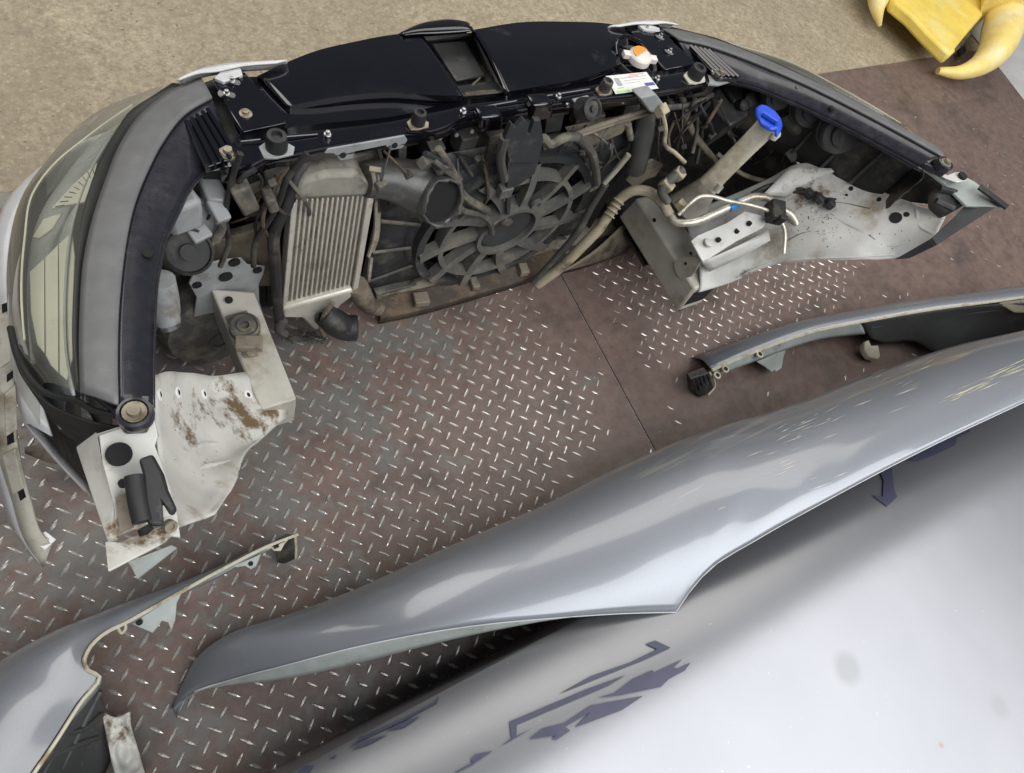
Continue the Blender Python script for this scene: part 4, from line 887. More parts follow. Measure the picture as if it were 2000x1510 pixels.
# tail bracket of the right side
b = B(); b.prism([Z(*p) for p in ((1808, 330, .66), (1850, 345, .665), (1872, 338, .668), (1905, 355, .675), (1965, 404, .69), (1888, 402, .66), (1845, 360, .655))], (0, 0, -.005)); tr_ = b.build('wing_bracket', 'wing_inner', FE, bevel=.001)
B().prism([Z(*p) for p in ((1812, 326, .672), (1848, 348, .672), (1870, 356, .675), (1888, 352, .676), (1878, 336, .675), (1866, 336, .672), (1850, 342, .672), (1830, 332, .672))], (0, 0, -.003)).build('tab', 'apron_paint', tr_, bevel=.001)
B().lathe(Z(1881, 343, .679), UP, [(.009, -.003), (.009, .0015)], 18).build('hole', 'dark_void', tr_)
B().prism([Z(*p) for p in ((1914, 362, .684), (1968, 404, .69), (1962, 410, .69), (1908, 370, .684))], (0, 0, .004)).build('rubber_lip', 'rubber', tr_)
B().prism([Z(*p) for p in ((1752, 318, .55), (1805, 335, .62), (1840, 360, .63), (1850, 400, .62), (1760, 390, .56), (1705, 352, .52))], (0, 0, -.004)).build('arch_shield', 'dusty_black', tr_)
B().prism([Z(*p) for p in ((1825, 365, .645), (1905, 378, .66), (1890, 395, .655), (1850, 418, .625), (1825, 395, .63))], (0, 0, -.02)).build('plastic_block', 'dusty_black', tr_, bevel=.005)
for a in ([(1835, 368), (1898, 384)], [(1828, 392), (1862, 408)]): B().tube([Z(*p, .655) for p in a], .006, 8).build('block_rib', 'rubber', tr_)
B().prism([Z(*p) for p in ((1846, 440, .62), (1882, 403, .645), (1890, 408, .645), (1856, 448, .62))], (0, 0, .003)).build('small_plate', 'apron_paint', tr_, bevel=.001)
B().prism([Z(*p) for p in ((1888, 402, .655), (1945, 405, .685), (1905, 430, .655), (1830, 478, .60), (1780, 502, .54), (1752, 504, .52), (1820, 465, .60))], (0, 0, -.006)).build('arch_flap', 'liner', tr_, bevel=.002)
B().grid([[Z(1695, 262, .55), Z(1740, 285, .57), Z(1800, 330, .60)], [Z(1680, 350, .50), Z(1720, 365, .52), Z(1800, 385, .57)]], 12, 6).build('shield', 'dusty_black', tr_, solid=.003)
B().prism([Z(*p) for p in ((1648, 328, .52), (1690, 292, .55), (1712, 270, .56), (1722, 276, .56), (1700, 340, .53), (1690, 358, .525))], (0, 0, -.004)).build('rusty_panel', 'rust', tr_)
for a in ([(1688, 262), (1706, 296)],): B().tube([Z(*p, .56) for p in a], .004, 6).build('stay', 'bumper_white', tr_)
# silver bracket on the rail
br = [(1350, 470, .30), (1362, 460, .31), (1420, 435, .34), (1455, 412, .37), (1505, 425, .38), (1490, 445, .36), (1440, 470, .33), (1385, 505, .29), (1372, 510, .285)]
b = B(); b.prism([Z(x, y, z + .03) for x, y, z in br], (0, 0, -.004)); sb = b.build('engine_bracket', 'apron_paint', FE, bevel=.001)
for p, z in (((1404, 468), .35), ((1440, 451), .37), ((1464, 436), .39)): B().lathe(Z(*p, z + .001), UP, [(.0055, -.004), (.0055, .002)], 12).build('hole', 'dark_void', sb)
B().lathe(Z(1385, 474, .342), UP, [(.011, -.003), (.011, .0015), (.009, .002)], 16).build('boss', 'apron_paint', sb)
B().prism([Z(*p) for p in ((1348, 472, .325), (1374, 512, .315), (1374, 512, .27), (1348, 472, .28))], (.004, 0, 0)).build('bracket_edge', 'apron_paint', sb)
B().grid([[Z(1370, 512, .30), Z(1430, 485, .335), Z(1500, 450, .375)], [Z(1385, 530, .26), Z(1440, 505, .31), Z(1505, 470, .37)]], 10, 4).build('bracket_skirt', 'apron_paint', sb, solid=.003)

# ---- pipes on the right
def pipe(name, pts, r, m_, n=10, seg=40, par=FE): return B().tube([Z(*p) for p in pts], r, n, seg).build(name, m_, par)
pipe('hose', [(1050, 556, .05), (1095, 522, .12), (1140, 478, .20), (1172, 445, .25)], .0125, 'pipe_sleeve')
pipe('hose', [(1040, 553, .05), (1085, 505, .13), (1130, 450, .22), (1160, 395, .30), (1182, 360, .36)], .0085, 'hose')
pipe('rigid_pipe', [(1180, 358, .362), (1205, 330, .40), (1228, 302, .44)], .0062, 'pipe_alu', seg=12)
pipe('hose', [(1172, 445, .25), (1192, 415, .29), (1215, 385, .33), (1240, 372, .36), (1265, 374, .37), (1290, 392, .37), (1308, 420, .36)], .0115, 'pipe_sleeve')
for k in range(4): B().lathe(Z(1190 + k * 6, 420 - k * 9, .29 + k * .012), Vector((.5, .3, .6)), [(.0135, -.002), (.0145, 0), (.0135, .002)], 14).build('hose_ring', 'pipe_sleeve', FE)
ap = pipe('refrigerant_pipe', [(1308, 420, .36), (1320, 434, .365), (1345, 435, .375), (1400, 415, .395), (1440, 396, .41), (1475, 384, .42), (1500, 388, .425), (1520, 405, .425), (1545, 420, .42), (1556, 440, .41), (1555, 470, .39), (1553, 492, .375)], .0088, 'pipe_alu', 12, 60)
pipe('blue_band', [(1424, 405, .404), (1441, 397, .411)], .0102, 'blue_tape', 12, 4, ap)
B().lathe(Z(1553, 494, .374), ray(1553, 494) * 1.0, [(.0075, -.001), (.0075, .001)], 14).build('pipe_bore', 'dark_void', ap)
pipe('refrigerant_pipe', [(1325, 420, .38), (1345, 400, .40), (1365, 385, .415), (1385, 383, .42), (1420, 392, .425), (1470, 402, .43), (1500, 412, .43), (1522, 428, .425), (1531, 445, .415), (1531, 495, .385)], .0045, 'pipe_alu', 10, 50)
B().box(Z(1514, 414, .432), (.034, .045, .034), -.5, .2).build('pipe_clamp', 'dusty_black', FE, bevel=.004)
B().box(Z(1524, 430, .436), (.018, .01, .03), -.5, .2).build('clamp_tab', 'rubber', FE, bevel=.002)
# valve and sensors
pipe('valve_body', [(1305, 395, .39), (1292, 372, .41), (1310, 350, .43), (1335, 330, .45)], [.008, .010, .012, .009], 'dusty_plastic', 10, 16)
pipe('valve_cap', [(1398, 374, .425), (1408, 362, .44)], [.008, .008], 'pipe_alu', 12, 4)
for p, s_ in (((1302, 362, .42), .022), ((1325, 340, .44), .02), ((1330, 400, .38), .018)): B().box(Z(*p), (s_, s_ * 1.3, s_), .5, .3).build('sensor', 'pipe_sleeve', FE, bevel=.003)
pipe('wire', [(1294, 222, .53), (1300, 255, .50), (1298, 280, .48), (1320, 300, .46), (1338, 318, .45)], .0045, 'pipe_sleeve', 8, 24)
pipe('wire', [(1310, 300, .46), (1306, 265, .48), (1315, 240, .50)], .003, 'rust', 6, 14)
# washer filler neck
n0, n1 = Z(1383, 362, .40), Z(1502, 243, .575); ax = (n1 - n0)
sdv = ax.cross(CF).normalized(); nn = ax.cross(sdv).normalized()
rows = []
for u, wd, th in ((0, .024, .016), (.2, .022, .015), (.6, .021, .014), (.9, .022, .014), (1.0, .024, .016)):
    p = n0 + ax * u; rows.append([p + sdv * (wd * math.copysign(abs(math.cos(t)) ** .6, math.cos(t))) + nn * (th * math.copysign(abs(math.sin(t)) ** .6, math.sin(t))) for t in [2 * math.pi * k / 20 for k in range(20)]])
b = B(); b.grid(rows, close=True); o_ = len(b.v) - 20; b.f.append(tuple(range(o_, o_ + 20))); fn = b.build('washer_filler', 'filler_plastic', FE, smooth=60)
b = B(); b.grid([[n0 + sdv * .024 * math.cos(t) + nn * .016 * math.sin(t) for t in [2 * math.pi * k / 16 for k in range(16)]], [Z(1340, 410, .31) + sdv * .05 * math.cos(t) + nn * .03 * math.sin(t) for t in [2 * math.pi * k / 16 for k in range(16)]]], close=True); b.build('washer_tank_neck', 'rail_paint', fn)
ca = n1 + ax.normalized() * .004
cp = [(1478, 208), (1486, 203), (1500, 206), (1515, 216), (1526, 230), (1530, 244), (1526, 256), (1522, 262), (1516, 258), (1517, 250), (1508, 250), (1490, 238), (1480, 222)]
b = B(); b.prism([PL(x, y, .59 + .18 * .62, .18) for x, y in cp], (-.003, -.003, -.008)); cpo = b.build('washer_cap', 'blue_cap', fn, bevel=.003)
b = B(); b.tube([PL(1490, 222, .595 + .18 * .62, .18), PL(1518, 240, .595 + .18 * .62, .18)], [.006, .006], 8, 5); b.build('cap_grip', 'blue_cap', cpo)
B().lathe(Z(1516, 260, .575), UP, [(.010, -.012), (.011, 0), (.008, .004), (0, .004)], 14).build('cap_hinge', 'filler_plastic', fn)

# ---- rear of the right lamp, seen past the filler neck
rq = [Z(*p, .50) for p in ((1392, 180), (1405, 165), (1440, 155), (1466, 195), (1462, 225), (1428, 246), (1400, 215))]
rb = B().prism(rq, (0, .02, -.09)).build('lamp_cover', 'cover_plastic', FE, bevel=.006)
B().prism([Z(*p, .515) for p in ((1412, 163), (1440, 152), (1464, 185), (1436, 197))], (0, .0, -.012)).build('cover_lid', 'rubber', rb, bevel=.004)
for p, r in (((1468, 195), .016), ((1480, 185), .02), ((1455, 205), .012)): B().lathe(Z(*p, .52), (-.3, -.6, .7), [(r, -.03), (r, 0), (r * .6, .003), (0, .003)], 14).build('lamp_plug', 'rubber', FE)
for p, r, z in (((1590, 214), .042, .578), ((1648, 262), .046, .585), ((1522, 190), .030, .56)):
    B().lathe(Z(*p, z), (-.5, -.65, .35), [(r, -.08), (r * 1.06, -.03), (r * 1.06, -.024), (r, -.022), (r, -.006), (r * .9, 0), (r * .6, .001), (r * .56, .009), (r * .2, .010), (0, .010)], 26).build('bulb_cover', 'cover_plastic', FE)
B().box(Z(1652, 268, .545), (.02, .035, .03), -.6, .3).build('bulb_clip', 'rubber', FE, bevel=.003)
pipe('level_motor', [(1535, 215, .53), (1560, 245, .51), (1585, 280, .48), (1592, 298, .46)], [.022, .026, .024, .016], 'dusty_plastic', 14, 14)
pipe('cable', [(1590, 295, .47), (1610, 318, .45), (1625, 340, .455), (1640, 365, .46)], .006, 'dusty_black', 8, 16)
for p in ((1635, 352, .475), (1590, 296, .485), (1570, 300, .47), (1548, 300, .46)): B().box(Z(*p), (.024, .03, .022), .6, .3, .2).build('plug', 'dusty_plastic', FE, bevel=.003)
for a in ([(1415, 250, .42), (1440, 285, .40), (1465, 310, .38)], [(1330, 215, .48), (1370, 250, .45), (1360, 320, .40)], [(1355, 190, .5), (1362, 250, .46), (1352, 300, .43)], [(1300, 210, .5), (1350, 205, .5), (1390, 185, .5)], [(1310, 240, .48), (1360, 225, .48), (1385, 200, .49)], [(1330, 180, .50), (1345, 240, .46), (1400, 320, .40)], [(1400, 300, .40), (1450, 340, .38), (1520, 360, .38)], [(1480, 375, .40), (1530, 360, .41), (1575, 365, .44), (1610, 385, .46)]):
    B().tube([Z(*p) for p in a], random.uniform(.004, .008), 8, 18).build('loom', random.choice(['dusty_plastic', 'dusty_black', 'undertray']), FE)
B().box((1.30, .68, .10), (.22, .24, .010)).build('arch_floor', 'dusty_black', FE, bevel=.002)
B().box((1.22, .80, .30), (.16, .05, .40)).build('side_carrier', 'dusty_black', FE, bevel=.005)
B().box((.19, .80, .30), (.16, .05, .40)).build('side_carrier', 'dusty_black', FE, bevel=.005)
B().prism([Y(*p, .69) for p in ((1222, 352), (1250, 325), (1275, 312), (1296, 322), (1280, 345), (1262, 352), (1240, 368))], (0, .006, 0)).build('slotted_bracket', 'undertray', FE, bevel=.002)
pipe('radiator_hose', [(1262, 215, .50), (1258, 255, .46), (1250, 295, .42), (1240, 330, .37)], [.020, .022, .022, .024], 'hose', 16, 16)
B().prism([Y(*p, .665) for p in ((1250, 192), (1282, 184), (1306, 216), (1290, 230), (1268, 218))], (0, .03, -.006)).build('connector', 'lamp_grey', FE, bevel=.003)
B().box(Y(1292, 216, .66), (.022, .02, .02), .3, .4).build('connector_plug', 'pipe_sleeve', FE, bevel=.002)
c = Y(1151, 213, .655)
B().prism([Y(*p, .668) for p in ((1128, 206), (1160, 198), (1170, 222), (1140, 232))], (0, .02, -.004)).build('stop_bracket', 'lamp_grey', FE, bevel=.002)
B().lathe(c, (0.05, -.7, .7), [(.020, -.02), (.020, .010), (.016, .012), (.014, .008), (.006, .008), (.005, .012), (0, .012)], 22).build('stop_rubber', 'rubber', FE)
for a in ([(1075, 282), (1130, 265), (1200, 240), (1265, 222)], [(1060, 290), (1140, 255), (1210, 232), (1262, 214)]): B().tube([Y(*p, .69) for p in a], .005, 8, 18).build('rail_pipe', 'undertray', FE)
B().prism([Y(*p, .70) for p in ((1110, 262), (1235, 235), (1215, 262), (1150, 290))], (0, .02, 0)).build('carrier_gusset', 'undertray', FE, bevel=.003)
b = B().prism([Y(*p, .72) for p in ((1165, 300), (1215, 262), (1232, 240), (1215, 330), (1180, 400), (1150, 450))], (0, .004, 0)); b.build('air_gap', 'dark_void', FE)
B().tube([Y(1226, 240, .70), Y(1232, 270, .70)], .007, 8).build('small_pipe', 'pipe_alu', FE)
B().grid([[Z(1100, 530, .08), Z(1160, 490, .10), Z(1215, 440, .12)], [Z(1130, 522, .03), Z(1200, 500, .03), Z(1235, 475, .05)]], 14, 6).build('undertray_edge', 'undertray', FE, solid=.003)

# thin wiring and clips hanging in the bay
rw_ = random.Random(21)
for (x0, x1, y0, y1, yy, n_) in ((720, 960, 280, 420, .665, 9), (430, 560, 320, 480, .69, 8), (1050, 1200, 235, 330, .675, 7), (1290, 1420, 190, 330, .66, 12), (1500, 1640, 250, 380, .60, 6)):
    for k in range(n_):
        a = (rw_.uniform(x0, x1), rw_.uniform(y0, y0 + 30)); e = (a[0] + rw_.uniform(-70, 70), rw_.uniform(y0 + 50, y1)); mdx = ((a[0] + e[0]) / 2 + rw_.uniform(-30, 30), (a[1] + e[1]) / 2 + rw_.uniform(-8, 25))
        dd = rw_.uniform(-.02, .03)
        B().tube([Y(*a, yy + dd + .03), Y(*mdx, yy + dd), Y(*e, yy + dd + .03)], rw_.uniform(.0014, .0038), 6, 16).build('wire', rw_.choice(['dusty_black', 'rubber', 'dusty_plastic', 'rust']), FE)
        if k % 2 == 0: B().box(Y(*mdx, yy + dd), (rw_.uniform(.01, .02), .012, rw_.uniform(.01, .018)), rw_.uniform(0, 1), rw_.uniform(0, 1), rw_.uniform(0, 1)).build('wire_clip', rw_.choice(['dusty_black', 'cover_plastic', 'dusty_plastic']), FE, bevel=.002)

# ================================================================== LEFT WING
WL = thing('wing_panel', 'silver car wing lying skin outwards with dirty black arch liner beside the pale bonnet', 'car wing', (-0.1, .22, 0))
flg = [(577, 1043, .085), (520, 1065, .09), (430, 1110, .105), (330, 1165, .125), (240, 1215, .145), (190, 1242, .16), (166, 1268, .17), (158, 1292, .178), (166, 1309, .182), (187, 1319, .185), (150, 1372, .195), (100, 1450, .205), (55, 1515, .215), (0, 1600, .225)]
brd = [(574, 1040, .08), (516, 1061, .085), (424, 1104, .098), (316, 1146, .112), (222, 1180, .118), (160, 1205, .118), (118, 1222, .115), (80, 1240, .11), (45, 1258, .105), (0, 1285, .10), (-80, 1350, .10), (-140, 1430, .10), (-190, 1515, .10), (-250, 1600, .10)]
ft = [(574, 1062, .0), (510, 1085, 0), (410, 1130, .0), (300, 1165, .0), (205, 1190, .0), (130, 1215, .0), (80, 1232, .0), (35, 1252, .0), (-5, 1272, .0), (-60, 1300, .0), (-150, 1370, .0), (-230, 1450, .0), (-290, 1530, .0), (-350, 1620, .0)]
F_, Bd, Ft = [[Z(x, y, z + .002) for x, y, z in q] for q in (flg, brd, ft)]
b = B(); rw = []
for q in range(7):
    t = math.radians(90 * q / 6)
    rw.append([Vector((a.x + (c.x - a.x) * math.sin(t), a.y + (c.y - a.y) * math.sin(t), c.z - .03 + (a.z - c.z + .03) * math.cos(t))) for a, c in zip(F_, Bd)])
rw.append([Vector((c.x, c.y - .002, .002)) for c in Bd])
b.grid(rw, 70, 26); skin = b.build('skin', 'silver_paint', WL)
rim = [p + Vector((.004, -.003, .0015)) for p in F_]
B().tube(rim, .0028, 6, 60).build('folded_edge', 'wing_edge', WL)
def tab(par, pts, m_, th=.0025): return B().prism([Z(*p) for p in pts], (0, 0, -th)).build('tab', m_, par, bevel=.0006)
il = [(575, 1046, .083), (520, 1068, .088), (430, 1114, .10), (330, 1169, .12), (245, 1218, .14)]
il2 = [(560, 1058, .075), (505, 1085, .070), (430, 1125, .075), (340, 1168, .085), (255, 1222, .10)]
B().grid([[Z(*p) for p in il], [Z(*p) for p in il2]], 24, 4).build('inner_flange', 'wing_inner', WL, solid=.002)
t1 = tab(WL, [(505, 1080, .078), (540, 1066, .084), (566, 1050, .086), (556, 1062, .085), (548, 1076, .083), (536, 1076, .082), (526, 1068, .083)], 'wing_edge')
B().lathe(Z(539, 1066, .0855), UP, [(.0062, -.001), (.0062, .001)], 4).build('square_hole', 'dark_void', t1)
t2 = tab(WL, [(455, 1106, .085), (510, 1082, .085), (506, 1092, .082), (500, 1106, .08), (490, 1112, .08), (478, 1105, .08), (462, 1108, .082)], 'wing_inner')
B().lathe(Z(490, 1101, .082), UP, [(.0042, -.001), (.0042, .001)], 12).build('hole', 'dark_void', t2)
t3 = tab(WL, [(248, 1205, .118), (340, 1160, .105), (354, 1160, .10), (345, 1178, .098), (342, 1212, .09), (334, 1230, .086), (328, 1216, .09), (316, 1212, .092), (310, 1222, .09), (298, 1236, .088), (250, 1216, .112)], 'wing_inner')
B().lathe(Z(272, 1215, .110), UP, [(.0052, -.002), (.0052, .0016)], 14).build('hole', 'dark_void', t3)
b = B(); lo = [Z(x, y, .135) for x, y in ((226, 1212), (232, 1230), (238, 1237), (244, 1230), (240, 1208))]; b.tube(lo, .0026, 6, 18); b.build('loop_tab', 'wing_edge', WL)
B().prism([Z(*p) for p in ((552, 1058, .088), (575, 1044, .086), (578, 1092, .02), (556, 1102, .015))], (-.012, .008, 0)).build('end_block', 'dusty_black', WL, bevel=.002)
B().tube([Z(576, 1046, .086), Z(578, 1070, .05), Z(577, 1090, .02)], .0028, 6).build('end_edge', 'wing_edge', WL)
# wheel arch liner
lr = [[(185, 1322, .18), (150, 1375, .19), (105, 1448, .20), (60, 1515, .21), (20, 1580, .22)], [(192, 1338, .14), (165, 1385, .14), (130, 1450, .14), (90, 1520, .14), (50, 1590, .14)], [(200, 1372, .09), (190, 1400, .09), (170, 1455, .08), (140, 1520, .08), (100, 1590, .08)], [(206, 1385, .07), (215, 1415, .05), (222, 1460, .04), (200, 1520, .03), (170, 1590, .03)]]
LB = B().grid([[Z(*p) for p in r] for r in lr], 24, 16); skW = Skin(LB); LB.build('arch_liner', 'liner', WL, solid=.003)
for a in ([(188, 1330, .165), (150, 1392, .16), (100, 1480, .16), (80, 1520, .16)], [(196, 1350, .13), (165, 1410, .12), (120, 1500, .11)], [(120, 1430, .165), (160, 1425, .12), (200, 1395, .09)], [(90, 1480, .17), (140, 1460, .12), (190, 1440, .07)]):
    B().tube([Z(*p) for p in a], .0045, 8, 16).build('liner_rib', 'liner', WL)
B().grid([[Z(186, 1322, .182), Z(140, 1380, .192), Z(90, 1455, .202)], [Z(195, 1342, .155), Z(170, 1372, .165), Z(110, 1440, .185)]], 12, 3).build('arch_lip', 'wing_inner', WL, solid=.002)
tp = B().grid([[Z(198, 1388, .075), Z(212, 1470, .055), Z(232, 1545, .04)], [Z(222, 1400, .07), Z(240, 1455, .065), Z(258, 1535, .045)], [Z(254, 1390, .05), Z(262, 1440, .05), Z(288, 1520, .04)]], 26, 22); uneven(tp, .016, 26); tp.build('torn_plate', 'apron_paint', WL, solid=.0015)
b = B()
for _ in range(140):
    h = skW.t.ray_cast(O, ray(random.gauss(178, 26), random.gauss(1418, 34)).normalized())
    if h[0] is not None: flake(b, h[0] + UP * .002, UP, random.uniform(.0006, .0026))
o = b.build('caked_dirt', 'rust', WL); o['kind'] = 'stuff'

# ================================================================== RIGHT WING
WR = thing('wing_panel', 'car wing with pale drilled flange and black liner, beyond the long silver panel', 'car wing', (1.6, .1, 0))
fr_ = [(1389, 721, .062), (1456, 692, .075), (1497, 676, .085), (1587, 646, .11), (1681, 627, .135), (1812, 604, .17), (1951, 586, .20), (2000, 579, .21), (2120, 566, .23)]
in_ = [(1396, 736, .045), (1462, 710, .055), (1505, 694, .06), (1590, 666, .075), (1690, 652, .085), (1812, 650, .09), (1951, 640, .09), (2000, 640, .09), (2120, 640, .09)]
F_ = [Z(*p) for p in fr_]; I_ = [Z(*p) for p in in_]
bk = [p + Vector((.01, .035, -.02)) for p in F_]; bk2 = [Vector((p.x + .02, p.y + .06, .002)) for p in F_]
B().grid([F_, bk, bk2], 50, 8).build('skin', 'silver_paint', WR, solid=.002)
B().grid([F_[:5], I_[:5]], 40, 5).build('inner_flange', 'wing_inner', WR, solid=.002)
B().tube([p + Vector((-.001, -.003, .001)) for p in F_], .0042, 6, 50).build('folded_edge', 'wing_edge', WR)
for x, y, z in ((1401, 733, .058), (1417, 721, .066), (1484, 692, .078)):
    c = Z(x, y, z + .004); B().lathe(c, UP, [(.010, -.004), (.010, .001), (.006, .002), (.006, -.001)], 16).build('bolt_ring', 'wing_edge', WR); B().lathe(c + UP * .001, UP, [(.0055, 0), (.0055, .0006)], 12).build('hole', 'dark_void', WR)
B().prism([Z(*p) for p in ((1478, 706, .06), (1535, 682, .065), (1530, 700, .045), (1527, 718, .035), (1516, 726, .03), (1513, 722, .03), (1508, 727, .03), (1495, 716, .04))], (0, 0, -.0025)).build('tab', 'wing_inner', WR, bevel=.0006)
lnr = [[(1680, 630, .13), (1812, 608, .165), (1951, 594, .19), (2000, 592, .20), (2120, 580, .22)], [(1690, 645, .10), (1812, 635, .11), (1930, 620, .12), (2000, 622, .12), (2120, 620, .12)], [(1700, 660, .075), (1722, 668, .06), (1790, 668, .05), (1830, 690, .035), (1925, 664, .04), (1975, 653, .045), (2120, 660, .04)]]
B().grid([[Z(*p) for p in r] for r in lnr], 40, 12).build('arch_liner', 'liner', WR, solid=.003)
for a in ([(1800, 662, .06), (1850, 640, .09), (1880, 625, .11)], [(1700, 640, .11), (1850, 618, .13), (1960, 604, .16)]): B().tube([Z(*p) for p in a], .003, 6, 14).build('liner_rib', 'liner', WR)
B().prism([Z(*p) for p in ((1687, 668, .05), (1697, 662, .06), (1702, 675, .055), (1716, 674, .05), (1720, 695, .03), (1715, 702, .025), (1697, 697, .03), (1688, 684, .04))], (0, 0, -.018)).build('clip', 'wing_edge', WR, bevel=.003)
B().prism([Z(*p) for p in ((1349, 740, .055), (1384, 728, .06), (1396, 760, .012), (1368, 777, .006), (1352, 765, .015))], (0, .02, -.004)).build('end_block', 'dusty_black', WR, bevel=.003)
for k in range(5): B().tube([Z(1354 + k * 7, 742 - k * 2.4, .058), Z(1360 + k * 7, 768 - k * 2.2, .014)], .0022, 6).build('block_rib', 'rubber', WR)
B().tube([Z(1386, 727, .062), Z(1396, 756, .02), Z(1383, 772, .012)], .0025, 6, 10).build('end_edge', 'wing_edge', WR)
B().prism([Z(*p) for p in ((1955, 590, .20), (2040, 580, .21), (2060, 610, .17), (1985, 608, .17))], (0, 0, -.01)).build('pale_bracket', 'wing_edge', WR, bevel=.003)

# ================================================================== BIG SILVER PANEL
SPN = thing('body_panel', 'long curved silver-grey body panel with scuffed paint arching over the pale bonnet', 'car panel', (.6, 0, 0))
stn = [((335, 1384, .010), (337, 1378, .014)), ((380, 1350, .035), (393, 1276, .09)), ((440, 1330, .06), (443, 1242, .12)), ((560, 1298, .11), (550, 1206, .17)), ((700, 1262, .16), (680, 1158, .22)), ((900, 1225, .23), (860, 1076, .29)), ((1100, 1205, .29), (1070, 984, .345)), ((1230, 1197, .32), (1200, 918, .37)), ((1320, 1195, .345), (1284, 880, .385)), ((1343, 1160, .355), (1330, 862, .39)), ((1385, 1112, .37), (1400, 838, .40)), ((1470, 1058, .39), (1500, 810, .41)), ((1600, 985, .42), (1650, 752, .43)), ((1800, 880, .46), (1831, 689, .455)), ((2000, 785, .50), (2000, 651, .48)), ((2260, 660, .55), (2230, 570, .51))]
NT_ = (.010, .06, .095, .16, .22, .285, .335, .362, .385, .392, .402, .412, .43, .465, .50, .53)
SZ = [.58 * z for z in NT_]; DZ = [.42 * z for z in NT_]
WZ = (.03, .07, .09, .12, .145, .18, .21, .225, .235, .24, .245, .25, .255, .26, .26, .26)
S_ = [Z(c[0], c[1], z) for (a, c), z in zip(stn, SZ)]
def lerp_at(x, arr):
    if x <= S_[0].x: return arr[0]
    for k in range(len(S_) - 1):
        if x <= S_[k + 1].x:
            u = (x - S_[k].x) / (S_[k + 1].x - S_[k].x); return arr[k] + (arr[k + 1] - arr[k]) * u
    return arr[-1]
YS = [p.y for p in S_]; WZ = [.80 * w_ for w_ in WZ]
def panel_z(x, y):
    v = (lerp_at(x, YS) - y) / lerp_at(x, WZ)
    if v <= 0: return -1.0
    D = lerp_at(x, DZ); z = lerp_at(x, SZ)
    return z + D * math.sqrt(max(0, 1 - (1 - v) ** 2)) if v < 1 else z + D - D * .60 * (v - 1) ** 2
def on_panel(px_, py_):
    d = ray(px_, py_); t = .75
    while t < 3.2:
        p = O + d * t
        if p.z < panel_z(p.x, p.y): return p
        t += .002
    return None
N_ = []
for (a, c), z, dz_ in zip(stn, SZ, DZ): N_.append(on_panel(a[0], a[1]) or Z(a[0], a[1], z + dz_))
rowsN = []
for q in range(15):
    u = 1 - (1 - q / 14) ** 1.6
    row = []
    for n, s_ in zip(N_, S_):
        x, y = n.x + (s_.x - n.x) * u, n.y + (s_.y - n.y) * u; z = panel_z(x, y)
        row.append(Vector((x, y, s_.z if (q == 14 or z < 0) else (n.z if q == 0 else z))))
    rowsN.append(row)
rowsN.append([Vector((s_.x, s_.y - .004, max(.004, s_.z - .08))) for s_ in S_]); rowsN.append([Vector((s_.x, s_.y - .02, max(.003, s_.z - .16))) for s_ in S_])
b = B()
for a, c, n_ in ((0, 9, 70), (8, 16, 60)):
    b.grid([r[a:c] for r in rowsN], n_, 40)
pan = b.build('skin', 'silver_paint', SPN, solid=.0018, smooth=70)
pskin = Skin(b)
def scuff(pts, m_, lift=.0016):
    q = [pskin.at(x, y, lift)[0] for x, y in pts]; c = sum(q, Vector()) / len(q)
    B().add(q, [tuple(range(len(q)))]).build('scuff', m_, SPN)
for k in range(34):
    u = random.random(); x, y = 1840 + 150 * u + random.uniform(-30, 10), 790 - 62 * u + random.gauss(0, 6); l_ = random.uniform(18, 70); a_ = -.40 + random.gauss(0, .03); h_ = random.uniform(.3, 1.3)
    dx, dy = math.cos(a_) * l_, math.sin(a_) * l_; scuff([(x, y), (x + dx * .5, y + dy * .5 - h_), (x + dx, y + dy), (x + dx * .5, y + dy * .5 + h_)], 'scuff_yellow')
for k in range(40):
    x, y = random.choice(((1470, 880), (1560, 845), (1640, 815), (1520, 925), (1380, 1000), (1750, 740))); x += random.gauss(0, 45); y += random.gauss(0, 14); l_ = random.uniform(10, 60); a_ = -.42 + random.gauss(0, .07); h_ = random.uniform(.3, 1.0)
    dx, dy = math.cos(a_) * l_, math.sin(a_) * l_; scuff([(x, y), (x + dx * .5, y + dy * .5 - h_), (x + dx, y + dy), (x + dx * .5, y + dy * .5 + h_)], 'scuff_pale')
lipn = N_[:9]
low_ = []
for (x_, y_, k_) in ((338, 1384, 0), (385, 1352, .008), (440, 1340, .014), (560, 1325, .022), (700, 1295, .03), (860, 1254, .03), (1000, 1224, .02), (1080, 1210, .01), (1120, 1205, .004)):
    q_ = on_panel(x_, y_ - 30); low_.append(Z(x_, y_, max(.005, (q_.z if q_ else .02) - k_)))
b = B(); b.grid([[p + Vector((.001, .002, -.001)) for p in cr1(lipn[:7], 9)], low_], 50, 5); b.build('return_flange', 'wing_inner', SPN, solid=.0015)
B().tube([p + UP * -.001 for p in cr1(N_[1:9], 40)], .0016, 6).build('panel_edge', 'bumper_white', SPN)
B().tube([p + UP * -.001 for p in cr1(N_[8:], 40)], .0016, 6).build('panel_edge', 'bumper_white', SPN)

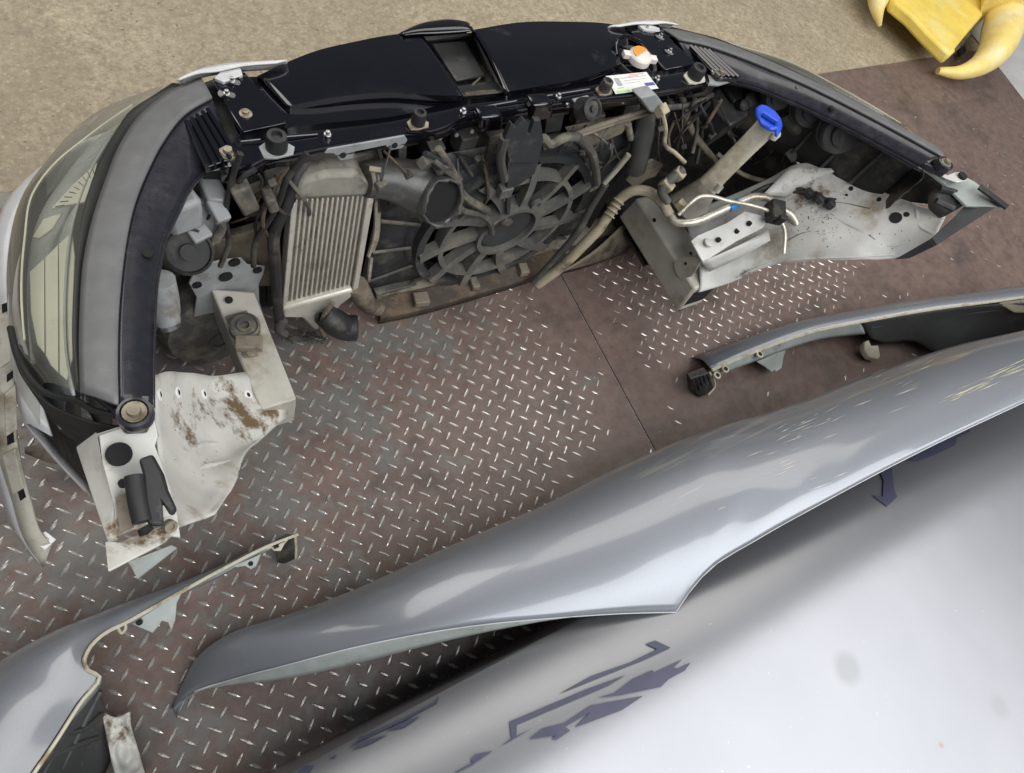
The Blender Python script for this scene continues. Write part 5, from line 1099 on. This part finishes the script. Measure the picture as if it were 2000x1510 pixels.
# ================================================================== PALE BONNET WITH DARK MARKS
b = B(); rows = []
for j in range(60):
    t = j / 59; d = -0.0 + 2.2 * t ** 2.2; row = []
    for i in range(70):
        x = -1.0 + 4.2 * i / 69; y = sheet_edge(x) - d; row.append(Vector((x, y, sheet_z(x, y - 1e-6))))
    rows.append(row)
b.grid([[Vector((p.x, p.y + .002, .003)) for p in rows[0]], [Vector((p.x, p.y + .001, .12)) for p in rows[0]]] + rows)
sheet = b.build('bonnet', 'pale_paint', None, solid=.0012, solid_off=-1, smooth=80)
sheet['label'] = 'broad pale silver bonnet with dark navy marks, rounded over at its shaded edge'; sheet['category'] = 'bonnet'
def flat_mark(pts, org, sc):
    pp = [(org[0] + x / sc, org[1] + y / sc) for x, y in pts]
    # fine subdivision so that the flat dark mark follows the bend of the bonnet
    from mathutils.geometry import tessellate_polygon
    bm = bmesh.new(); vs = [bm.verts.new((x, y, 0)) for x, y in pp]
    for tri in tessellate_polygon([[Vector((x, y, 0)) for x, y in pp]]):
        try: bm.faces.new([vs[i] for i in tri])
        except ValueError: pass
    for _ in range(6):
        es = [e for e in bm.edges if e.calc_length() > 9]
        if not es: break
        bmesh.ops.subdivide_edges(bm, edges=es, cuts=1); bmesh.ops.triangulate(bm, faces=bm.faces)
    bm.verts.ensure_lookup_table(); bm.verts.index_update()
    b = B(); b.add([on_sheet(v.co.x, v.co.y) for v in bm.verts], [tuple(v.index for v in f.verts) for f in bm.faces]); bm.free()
    o = b.build('dark_mark', 'navy_mark', sheet, smooth=80); return o
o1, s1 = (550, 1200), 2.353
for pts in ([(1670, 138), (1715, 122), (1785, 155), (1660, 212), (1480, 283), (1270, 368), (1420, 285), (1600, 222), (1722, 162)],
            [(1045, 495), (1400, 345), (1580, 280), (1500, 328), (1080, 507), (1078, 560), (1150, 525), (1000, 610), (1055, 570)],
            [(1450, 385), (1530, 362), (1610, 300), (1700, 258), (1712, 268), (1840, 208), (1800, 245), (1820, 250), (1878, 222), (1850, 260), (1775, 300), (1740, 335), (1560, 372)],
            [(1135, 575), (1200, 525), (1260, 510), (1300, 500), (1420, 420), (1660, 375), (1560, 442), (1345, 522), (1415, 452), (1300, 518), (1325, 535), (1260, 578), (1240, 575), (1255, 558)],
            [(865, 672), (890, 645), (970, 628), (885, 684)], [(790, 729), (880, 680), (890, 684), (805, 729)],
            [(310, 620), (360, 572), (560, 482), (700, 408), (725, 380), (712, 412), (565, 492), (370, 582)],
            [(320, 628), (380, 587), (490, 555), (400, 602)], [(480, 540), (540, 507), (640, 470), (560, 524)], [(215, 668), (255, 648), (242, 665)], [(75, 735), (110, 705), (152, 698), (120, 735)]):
    flat_mark(pts, o1, s1)
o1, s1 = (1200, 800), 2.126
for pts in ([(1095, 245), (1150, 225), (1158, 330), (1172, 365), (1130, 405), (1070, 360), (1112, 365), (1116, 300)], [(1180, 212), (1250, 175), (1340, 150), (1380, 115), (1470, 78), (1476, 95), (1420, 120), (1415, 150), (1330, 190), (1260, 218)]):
    flat_mark(pts, o1, s1)

# ================================================================== YELLOW CLAW FOOT
YC = thing('machine_foot', 'yellow chipped machine foot with two curved claws on the concrete', 'machine', (3.0, 1.15, -.008))
b = B(); b.prism([Z(*p, .12) for p in ((1735, -60), (1748, 2), (1783, 31), (1815, 66), (1857, 107), (1868, 98), (1920, 38), (1925, 0), (1930, -60))], (0, 0, -.05)); b.build('slab', 'yellow_paint', YC, bevel=.012)
hp = [Z(1972, -50, .16), Z(1966, 10, .15), Z(1958, 60, .13), Z(1942, 100, .11), Z(1912, 128, .08), Z(1870, 142, .05), Z(1832, 138, .035)]
b = B(); b.tube(hp, [.060, .062, .075, .078, .062, .036, .014], 20, 40); b.build('claw', 'yellow_worn', YC)
hp = [Z(1722, -70, .10), Z(1718, -15, .09), Z(1714, 20, .07), Z(1718, 50, .03)]
b = B(); b.tube(hp, [.07, .058, .042, .008], 16, 24); b.build('claw', 'yellow_worn', YC)
b = B(); b.tube([Z(1965, -60, .22), Z(1962, 12, .18)], [.085, .085], 22); b.build('leg_tube', 'yellow_worn', YC, bevel=.006)
B().tube([Z(1984, 40, .18), Z(2010, 25, .18)], .006, 6).build('pin', 'rubber', YC)
B().tube([Z(1866, 98, .118), Z(1893, 66, .122), Z(1920, 34, .122)], .006, 6, 12).build('weld_seam', 'rust', YC)
b = B(); b.prism([Z(*p, .02) for p in ((1868, 100), (1880, 92), (1884, 104), (1872, 112))], (0, 0, .01)); b.build('gap', 'dark_void', YC)
